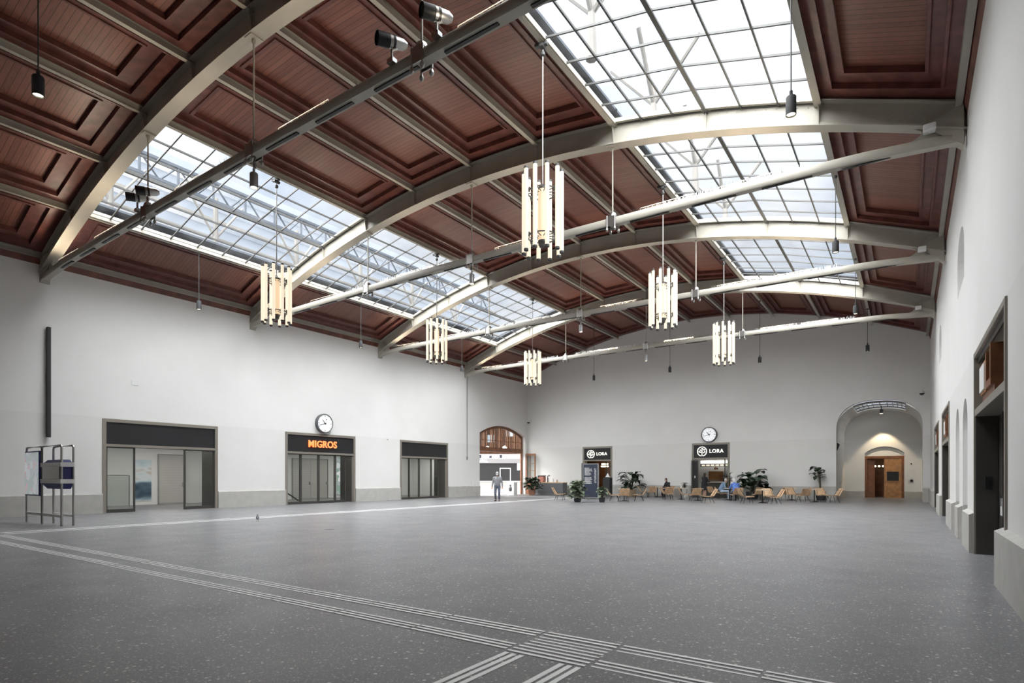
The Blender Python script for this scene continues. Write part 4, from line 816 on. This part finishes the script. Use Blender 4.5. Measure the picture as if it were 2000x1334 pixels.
CHS=[(-14.74,32.35,20,'slatted chair facing right, leftmost of the group by the menu totem'),(-13.77,31.45,125,'slatted chair seen from behind, between the two side-on chairs near the menu totem'),(-13.55,33.25,200,'slatted chair facing left, right of the group near the menu totem'),
(-15.75,39.75,30,'slatted chair facing right, left of the person seated by the far wall'),(-15.0,39.2,120,'slatted chair seen from behind, in front of the person seated by the far wall'),(-14.4,40.75,240,'slatted chair holding the person seated by the far wall'),
(-13.28,37.62,125,'slatted chair seen from behind, left end of the middle row of chairs'),(-12.75,36.2,35,'slatted chair facing right, second in the middle row of chairs'),(-11.53,36.03,25,'slatted chair facing right with a pale back, left of the standing woman'),(-10.59,34.74,125,'slatted chair seen from behind, below the servery doorway'),(-9.35,33.04,215,'slatted chair facing left with a leaning back, right end below the servery'),(-11.0,40.6,60,'slatted chair pushed near the servery counter behind the grey haired person'),
(-10.12,39.19,25,'slatted chair under the grey haired person in a pale blue jacket'),(-8.75,36.97,125,'slatted chair seen from behind under the white haired person in bright blue'),
(-7.39,33.78,30,'slatted chair facing right, just right of the person in bright blue'),(-7.75,38.3,120,'slatted chair seen from behind in front of the large plant by the far wall'),(-6.55,35.6,300,'pale slatted chair facing the viewer behind a pedestal table'),(-6.03,33.9,212,'slatted chair facing left at the table right of the large plant'),
(-6.5,39.7,125,'slatted chair seen from behind, left of the cluster near the far wall'),(-5.75,38.7,310,'slatted chair facing the viewer in the cluster near the far wall'),(-5.55,40.6,200,'slatted chair facing left in the cluster near the far wall'),
(-5.07,37.33,125,'yellowish slatted chair seen from behind at the rightmost table'),(-4.15,38.6,300,'pale slatted chair facing the viewer behind the rightmost table'),(-3.6,37.67,210,'slatted chair facing left, rightmost chair of all'),
(-18.3,31.9,15,'copper coloured chair beside the bushy plant by the bar counter')]
c0=make_chair()
for i,(x,y,a,lb) in enumerate(CHS):
    o=c0 if i==0 else dup(c0,(0,0,0)); o.location=(x,y,0); o.rotation_euler.z=R(a); tag(o,lb,'chair','slatted cafe chairs')
TBS=[(-14.2,32.55,'pedestal table amid the chairs near the menu totem'),(-15.0,40.35,'pedestal table in front of the person seated by the far wall'),(-12.2,37.1,'pedestal table at the left of the middle row of chairs'),(-10.75,35.9,'pedestal table below the servery doorway among slatted chairs'),(-9.35,37.9,'pedestal table between the two seated people in blue'),(-6.75,34.6,'pedestal table with a pale top right of the person in bright blue'),(-6.05,39.85,'pedestal table in the cluster of chairs near the far wall'),(-4.5,37.55,'pedestal table with black column at the right end of the cafe')]
t0=make_table()
for i,(x,y,lb) in enumerate(TBS):
    o=t0 if i==0 else dup(t0,(0,0,0)); o.location=(x,y,0); tag(o,lb,'table','round cafe pedestal tables')
# small things on two tables
t=thing('flower_vase','tiny white vase on the table in the middle row','vase',(-12.2,37.1,.76)); w=MB(); w.lathe([(.03,0),(.05,.05),(.02,.12),(.025,.15)],n=12); w.build('vase_body','white',t); w=MB(); w.tube([(0,0,.13),(.03,.02,.32)],.008,5); w.lathe([(.01,.3),(.04,.33),(.01,.38)],(.03,.02,0),8); w.build('flower','palewood',t)
# bar counter
t=thing('bar_counter','long dark grey bar counter with wooden top left of the menu totem','counter',(-25.5,40.3,0))
w=MB(); w.rbox(0,2.65,0,.7,.0,.97,.01); w.build('front','greycab',t); w=MB(); w.rbox(-.03,2.68,-.05,.75,.97,1.03,.01); w.build('worktop','slat',t); w=MB(); w.box(0,2.65,-.01,.0,.05,.09); w.box(0,2.65,-.01,0,.92,.96); w.box(0,.04,-.01,0,.05,.96); w.build('edging','metalgrey',t)
t=thing('copper_urn','copper drinks dispenser with black lid on the bar counter','dispenser',(-25.0,40.6,1.03)); w=MB(); w.rbox(-.27,.27,-.2,.2,0,.5,.05); w.build('body','copper',t); w=MB(); w.rbox(-.3,.3,-.22,.22,.5,.56,.02); w.box(-.27,-.24,-.22,.22,.0,.5); w.build('frame','black',t)
t=thing('tap','black curved tap standing on the bar counter','tap',(-24.45,40.6,1.03)); w=MB(); w.tube([(0,0,0),(0,0,.45),(.04,0,.55),(.12,0,.58),(.2,0,.5)],.04,8); w.build('tap_body','black',t,smooth=True)
t=thing('glass_jar','slim glass jar beside the tap on the bar counter','jar',(-24.3,40.5,1.03)); w=MB(); w.lathe([(.06,0),(.06,.3),(.04,.36)],n=14); w.build('jar_body','glass',t)
t=thing('paper_pack','white packet standing on the bar counter','packet',(-23.95,40.5,1.03)); w=MB(); w.rbox(-.1,.1,-.06,.06,0,.3,.02); w.build('pack_body','white',t)
t=thing('bottle','small yellow bottle at the middle of the bar counter','bottle',(-23.5,40.5,1.03)); w=MB(); w.lathe([(.05,0),(.05,.15),(.02,.2),(.02,.25)],n=12); w.build('bottle_body','oak',t)
# menu totem
t=thing('menu_totem','tall dark menu board with white lines of text in a steel frame','menu board',(-17.68,35.0,0),R(8))
w=MB(); w.box(-.50,.50,-.06,.06,.10,2.32); w.build('board','totem',t); w=MB(); 
for x in (-.56,.50): w.box(x,x+.06,-.08,.08,0,2.38)
w.box(-.56,.56,-.08,.08,2.32,2.38); w.box(-.56,.56,-.08,.08,.04,.10); w.build('frame','metalgrey',t)
rr=random.Random(8); z=2.06
for k in range(15):
    if k==8: z-=.09
    w=MB(); x=-.42
    while x<-.42+(.3 if k in (0,4) else rr.uniform(.38,.55)): l_=rr.uniform(.03,.09); w.box(x,x+l_,-.064,-.06,z,z+.035); x+=l_+.012
    w.build('text_line','white',t); z-=.068
z=2.04
for k in range(8): w=MB(); h_=.085 if k%3 else .11; w.box(.27,.40,-.064,-.06,z-h_,z-h_+.022); w.box(.27,.40,-.064,-.06,z-.02,z); w.box(.27+.1*(k%2),.29+.1*(k%2),-.064,-.06,z-h_,z); w.build('title_glyph','white',t); z-=h_+.03
w=MB(); w.box(-.72,-.62,-.1,.3,0,2.42); tag(w.build('frame_post','darkframe',loc=(-17.72,35.2,0)),'dark steel post standing behind the menu totem','post')
t=thing('service_station','black waiter station with white napkins beside the left cafe door','cabinet',(-18.6,39.6,0)); w=MB(); w.rbox(-.28,.28,-.25,.25,.1,1.42,.02); w.build('body','matblack',t); w=MB(); w.lathe([(.16,1.42),(.2,1.48),(.10,1.56),(.03,1.75)],n=12); w.build('napkins','white',t)
for sx in (-.24,.24):
    for sy in (-.2,.2): w=MB(); w.tube([(sx,sy,0),(sx,sy,.12)],.02,6); w.build('leg','black',t)
t=thing('white_box_bin','grey box with a dark figure print in the gateway by the first plant','box',(-26.3,38.1,0)); w=MB(); w.rbox(-.35,.35,-.25,.25,0,1.05,.02); w.build('body','white',t); w=MB(); w.lathe([(.02,0),(.16,.06),(.17,.3),(.08,.42),(.12,.5),(.05,.6)],(0,-.19,.3),10); w.build('print','greycab',t)
# ---------------------------------------------------------------- plants
def leaf_mesh(w,base,az,el,Ln,wd,droop,rr,lobes=0):
    """one curved leaf blade with a folded midrib"""
    d=Vector((math.cos(az),math.sin(az),0)); side_=Vector((-math.sin(az),math.cos(az),0)); p=Vector(base); n=7; row=[]; e=el
    for i in range(n+1):
        t_=i/n; ww=wd*(math.sin(PI*min(1,t_*.93+.07))**.75)*(1.15-.45*t_)
        if lobes and i%2: ww*=.72
        c=p.copy(); up=Vector((0,0,1)); dirv=d*math.cos(e)+up*math.sin(e); nrm=-d*math.sin(e)+up*math.cos(e)
        row.append((c-side_*ww+nrm*ww*.28,c,c+side_*ww+nrm*ww*.28)); p=p+dirv*(Ln/n); e-=droop/n
    v=[tuple(q) for r in row for q in r]; f=[]
    for i in range(n): f+=[(3*i,3*i+1,3*i+4,3*i+3),(3*i+1,3*i+2,3*i+5,3*i+4)]
    w.add(v,f)
def plant(name,label,loc,pot,leaves,height,spread,ln,wd,seed,mt='leaf',lobes=0,potmat='basket',squash=1.0,tilt=0,lift=.25):
    rr=random.Random(seed); t=thing(name,label,'plant',loc); pr,ph=pot
    w=MB(); w.lathe([(pr*.75,0),(pr*.95,ph*.4),(pr,ph),(pr*.9,ph),(pr*.88,ph-.05)],n=18); w.build('pot',potmat,t,smooth=True); w=MB(); w.disc((0,0,ph-.06),pr*.9,(0,0,1),16,.02); w.build('soil','soil',t)
    ws=MB(); wl=MB()
    for k in range(leaves):
        a=2*PI*k*.382+rr.uniform(-.3,.3); h=height*(lift+(1-lift)*((k*7)%leaves)/max(1,leaves-1)); r_=spread*rr.uniform(.25,1)*(1.1-.45*h/height)
        b=(r_*math.cos(a)+tilt*h,r_*math.sin(a)*squash,ph+h); ws.tube([(0.03*math.cos(a),.03*math.sin(a),ph-.05),(b[0]*.35,b[1]*.35,ph+h*.6),b],[.014,.011,.007],5)
        leaf_mesh(wl,b,a,rr.uniform(.1,.9),ln*rr.uniform(.75,1.15),wd*rr.uniform(.8,1.15),rr.uniform(.9,1.9),rr,lobes)
    ws.build('stems','stem',t); o=wl.build('foliage',mt,t,smooth=True,recalc=False); return t
plant('potted_plant','bushy dark green plant in a terracotta pot in the far left corner',(-25.1,39.2,0),(.30,.42),95,.95,.62,.46,.17,1,potmat='terracotta',lift=.05)
plant('potted_plant','grey green bushy plant in front of the bar counter',(-15.98,29.92,0),(.22,.22),100,1.0,.42,.34,.15,2,mt='paleleaf',potmat='matblack',lift=.0)
plant('potted_plant','small pale leaved plant in a dark pot beside the menu totem',(-14.64,30.4,0),(.18,.28),26,.55,.26,.32,.14,3,mt='paleleaf',potmat='matblack')
plant('potted_plant','wide dark plant with large leaves in a basket right of the left cafe door',(-17.0,40.3,0),(.36,.52),48,1.2,.78,.66,.24,4,lobes=1,lift=.1)
plant('potted_plant','big dark plant with giant leaves right of the servery',(-8.5,40.35,0),(.40,.50),34,1.2,.70,.70,.34,5,potmat='matblack',lift=.1,squash=.75)
plant('potted_plant','slender upright plant with small leaves at the right edge of the servery',(-10.1,41.0,0),(.2,.35),22,1.35,.22,.28,.06,6,mt='leaf',potmat='matblack')
plant('potted_plant','tall thin plant with leaves bunched at the top by the vestibule corner',(-4.55,41.0,0),(.30,.55),16,1.55,.30,.50,.17,7,potmat='matblack',lift=.55,tilt=-.12)
plant('potted_plant','small dark feathery plant in front of the far wall left of the servery',(-13.2,40.9,0),(.2,.62),40,.45,.2,.22,.03,9,potmat='stone')
# ---------------------------------------------------------------- people
def ico(w,c,rx,ry,rz_,n=10,m=8,ax=None):
    rings=[]
    for i in range(1,m): 
        t_=PI*i/m; rings.append([(c[0]+rx*math.sin(t_)*math.cos(2*PI*k/n),c[1]+ry*math.sin(t_)*math.sin(2*PI*k/n),c[2]+rz_*math.cos(t_)) for k in range(n)])
    w.rings(rings[::-1])
def caps(w,a,b,ra,rb,n=10):
    a,b=Vector(a),Vector(b); d=(b-a).normalized(); w.tube([a-d*ra*.8,a-d*ra*.45,a,b,b+d*rb*.45,b+d*rb*.8],[ra*.55,ra*.88,ra,rb,rb*.88,rb*.55],n)
def remesh(o,v):
    m=o.modifiers.new('union','REMESH'); m.mode='VOXEL'; m.voxel_size=v; m.use_smooth_shade=True
    s=o.modifiers.new('soften','SMOOTH'); s.factor=.5; s.iterations=3
def person(label,loc,deg,J,cloth,hair=None,hat=None):
    """J joints: hip(L,R) knee ankle toe, pelvis chest neck head, shoulder elbow wrist finger"""
    t=thing('person',label,'person',loc,R(deg)); V=Vector
    w=MB(); hd=V(J['head']); f=V(J['look']).normalized()
    ico(w,hd,.088,.078,.118,14,12); ico(w,hd+f*.03+V((0,0,-.055)),.06,.055,.06,12,8)
    w.tube([hd+f*.08+V((0,0,.025)),hd+f*.112+V((0,0,-.022)),hd+f*.09+V((0,0,-.032))],[.010,.016,.010],8)
    sd=V((-f.y,f.x,0)).normalized()
    for s in (-1,1): ico(w,hd+sd*s*.082+V((0,0,-.005)),.014,.014,.032,8,6)
    caps(w,J['neck'],hd+V((0,0,-.05)),.055,.052)
    caps(w,J['pelvis'],J['chest'],.11,.12); 
    for s in 'LR':
        caps(w,J['sh'+s],J['el'+s],.045,.036); caps(w,J['el'+s],J['wr'+s],.036,.026)
        wr=V(J['wr'+s]); hdv=(V(J['ha'+s])-wr).normalized(); sv=hdv.cross(V((0,0,1))); sv=(sv if sv.length>.1 else V((0,1,0))).normalized(); pv=sv.cross(hdv)
        caps(w,wr,wr+hdv*.07,.026,.034)
        for q,(o_,l_) in enumerate(((-.028,.068),(-.010,.078),(.010,.074),(.028,.058))):
            b0=wr+hdv*.09+sv*o_; m_=b0+hdv*l_*.55; w.tube([b0,m_,m_+hdv*l_*.35-pv*l_*.28*(1 if pv.z>0 else -1)],[.0105,.010,.008],7)
        th0=wr+hdv*.035+sv*(.03 if s=='L' else -.03); w.tube([th0,th0+hdv*.03+sv*(.03 if s=='L' else -.03),th0+hdv*.065+sv*(.035 if s=='L' else -.035)],[.013,.011,.009],7)
        caps(w,J['hip'+s],J['kn'+s],.07,.048); caps(w,J['kn'+s],J['an'+s],.048,.034); caps(w,J['an'+s],J['to'+s],.034,.03)
    b=w.build('body','skin',t); remesh(b,.0085)
    w=MB()
    for s in (-1,1): ico(w,hd+f*.076+sd*s*.03+V((0,0,.012)),.011,.011,.008,8,6)
    w.build('eyes','black',b)
    top,leg,sh=cloth
    w=MB(); p,c=V(J['pelvis']),V(J['chest']); mid=p.lerp(c,.5)
    caps(w,p+V((0,0,.09)),c,.165,.165,14)
    sv=(V(J['shL'])-V(J['shR'])).normalized()
    for s in (-1,1): caps(w,p+V((0,0,.06))+sv*s*.055,c+sv*s*.07,.14,.13,12)
    caps(w,J['shL'],J['shR'],.072,.072); caps(w,V(J['neck'])-V((0,0,.05)),V(J['neck'])+V((0,0,.005)),.085,.066)
    for s in 'LR': caps(w,J['sh'+s],J['el'+s],.075,.060); caps(w,J['el'+s],J['wr'+s],.060,.046)
    o=w.build('jacket',top,t); remesh(o,.016)
    w=MB(); caps(w,V(J['hipL']),V(J['hipR']),.125,.125)
    for s in 'LR': caps(w,J['hip'+s],J['kn'+s],.105,.078); caps(w,J['kn'+s],V(J['an'+s])+V((0,0,.03)),.076,.062)
    o=w.build('trousers',leg,t); remesh(o,.016)
    for s in 'LR':
        w=MB(); a,b2=V(J['an'+s]),V(J['to'+s]); a=V((a.x,a.y,.05)); b2=V((b2.x,b2.y,.04)); d_=(b2-a).normalized(); caps(w,a-d_*.03,b2,.048,.042); o=w.build('shoe',sh,t,smooth=True)
    if hair:
        w=MB(); hm,full=hair; ico(w,hd+V((0,0,.022))-f*.018,.096,.09,.112,14,10)
        if full: ico(w,hd-f*.05+V((0,0,-.07)),.07,.075,.12,12,8)
        o=w.build('hair',hm,t,smooth=True)
        # keep the face free: hair sits back of the brow
        for v in o.data.vertices:
            q=v.co-hd
            if q.dot(f)>.045 and q.z<.06: v.co-=f*(q.dot(f)-.045)
    if hat:
        w=MB(); ico(w,hd+V((0,0,.035)),.102,.096,.095,14,10); 
        w.rings([[tuple(hd+f*.07+sd*s*.07+V((0,0,.03+z))) for s,z in ((-1,0),(1,0),(1,.012),(-1,.012))],[tuple(hd+f*.17+sd*s*.055+V((0,0,.012+z))) for s,z in ((-1,0),(1,0),(1,.01),(-1,.01))]]); w.build('cap',hat,t,smooth=True)
    return t
# walking man, head bowed, coming towards the viewer
person('person walking alone in grey jacket, dark cargo trousers and pale cap, head bowed',(-20.55,28.2,0),300,dict(pelvis=(0,0,.97),chest=(.03,0,1.32),neck=(.05,0,1.50),head=(.10,0,1.66),look=(1,0,-.45),
 shL=(.03,.20,1.43),elL=(-.03,.28,1.14),wrL=(.03,.31,.90),haL=(.06,.31,.80),shR=(.03,-.20,1.43),elR=(-.02,-.28,1.14),wrR=(.07,-.31,.90),haR=(.10,-.31,.8),
 hipL=(0,.10,.92),knL=(.08,.12,.50),anL=(.02,.12,.09),toL=(.20,.14,.05),hipR=(0,-.10,.92),knR=(.06,-.12,.50),anR=(-.14,-.12,.10),toR=(.03,-.14,.05)),('fleece','denimdark','darkshoe'),hair=('greyhair',0),hat='capgrey')
def seated(lean=.12,arms='lap',head=(0,0,0)):
    J=dict(pelvis=(-.10,0,.56),chest=(-.10+lean,0,.92),neck=(-.09+lean*1.6,0,1.10),head=(-.04+lean*1.9,0,1.26),look=(1,0,-.2),
     hipL=(-.08,.10,.53),knL=(.36,.14,.52),anL=(.38,.14,.09),toL=(.55,.15,.05),hipR=(-.08,-.10,.53),knR=(.36,-.14,.52),anR=(.36,-.14,.09),toR=(.53,-.15,.05))
    cx=-.10+lean
    for s,g in (('L',1),('R',-1)): J['sh'+s]=(cx,.19*g,1.03); J['el'+s]=(cx+.10,.25*g,.76); J['wr'+s]=(cx+.32,.13*g,.70); J['ha'+s]=(cx+.42,.08*g,.67)
    return J
person('seated person with grey hair in pale blue jacket and jeans, turned to the right',(-10.12,39.19,0),25,seated(.14),('denim','lightdenim','shoe'),hair=('greyhair',0))
J=seated(.20); J['elL']=(.2,.29,.78); J['elR']=(.2,-.29,.78)
person('seated person with white hair in bright blue top, seen from behind',(-8.75,36.97,0),125,J,('bluejacket','denimdark','darkshoe'),hair=('whitehair',1))
person('dark haired person in black seated by the far wall, facing the viewer',(-14.4,40.75,0),240,seated(.10),('blackcloth','blackcloth','darkshoe'),hair=('darkhair',1))
t=person('standing person in a black coat with bare calves at the servery counter',(-11.75,40.75,0),60,dict(pelvis=(0,0,.98),chest=(.02,0,1.30),neck=(.03,0,1.48),head=(.06,0,1.63),look=(.9,-.2,-.25),
 shL=(.02,.19,1.41),elL=(.12,.25,1.16),wrL=(.30,.16,1.10),haL=(.39,.12,1.1),shR=(.02,-.19,1.41),elR=(.12,-.25,1.15),wrR=(.32,-.14,1.14),haR=(.41,-.1,1.14),
 hipL=(0,.09,.90),knL=(.03,.09,.49),anL=(-.01,.09,.09),toL=(.15,.11,.05),hipR=(0,-.09,.90),knR=(.01,-.09,.49),anR=(-.02,-.10,.09),toR=(.14,-.12,.05)),('blackcloth','skin','darkshoe'),hair=('darkhair',1))
w=MB(); w.rings([[(rx*math.cos(2*PI*k/16),ry*math.sin(2*PI*k/16),z) for k in range(16)] for rx,ry,z in ((.22,.26,.55),(.20,.24,.8),(.17,.21,1.1))]); w.build('coat_skirt','blackcloth',t,smooth=True)
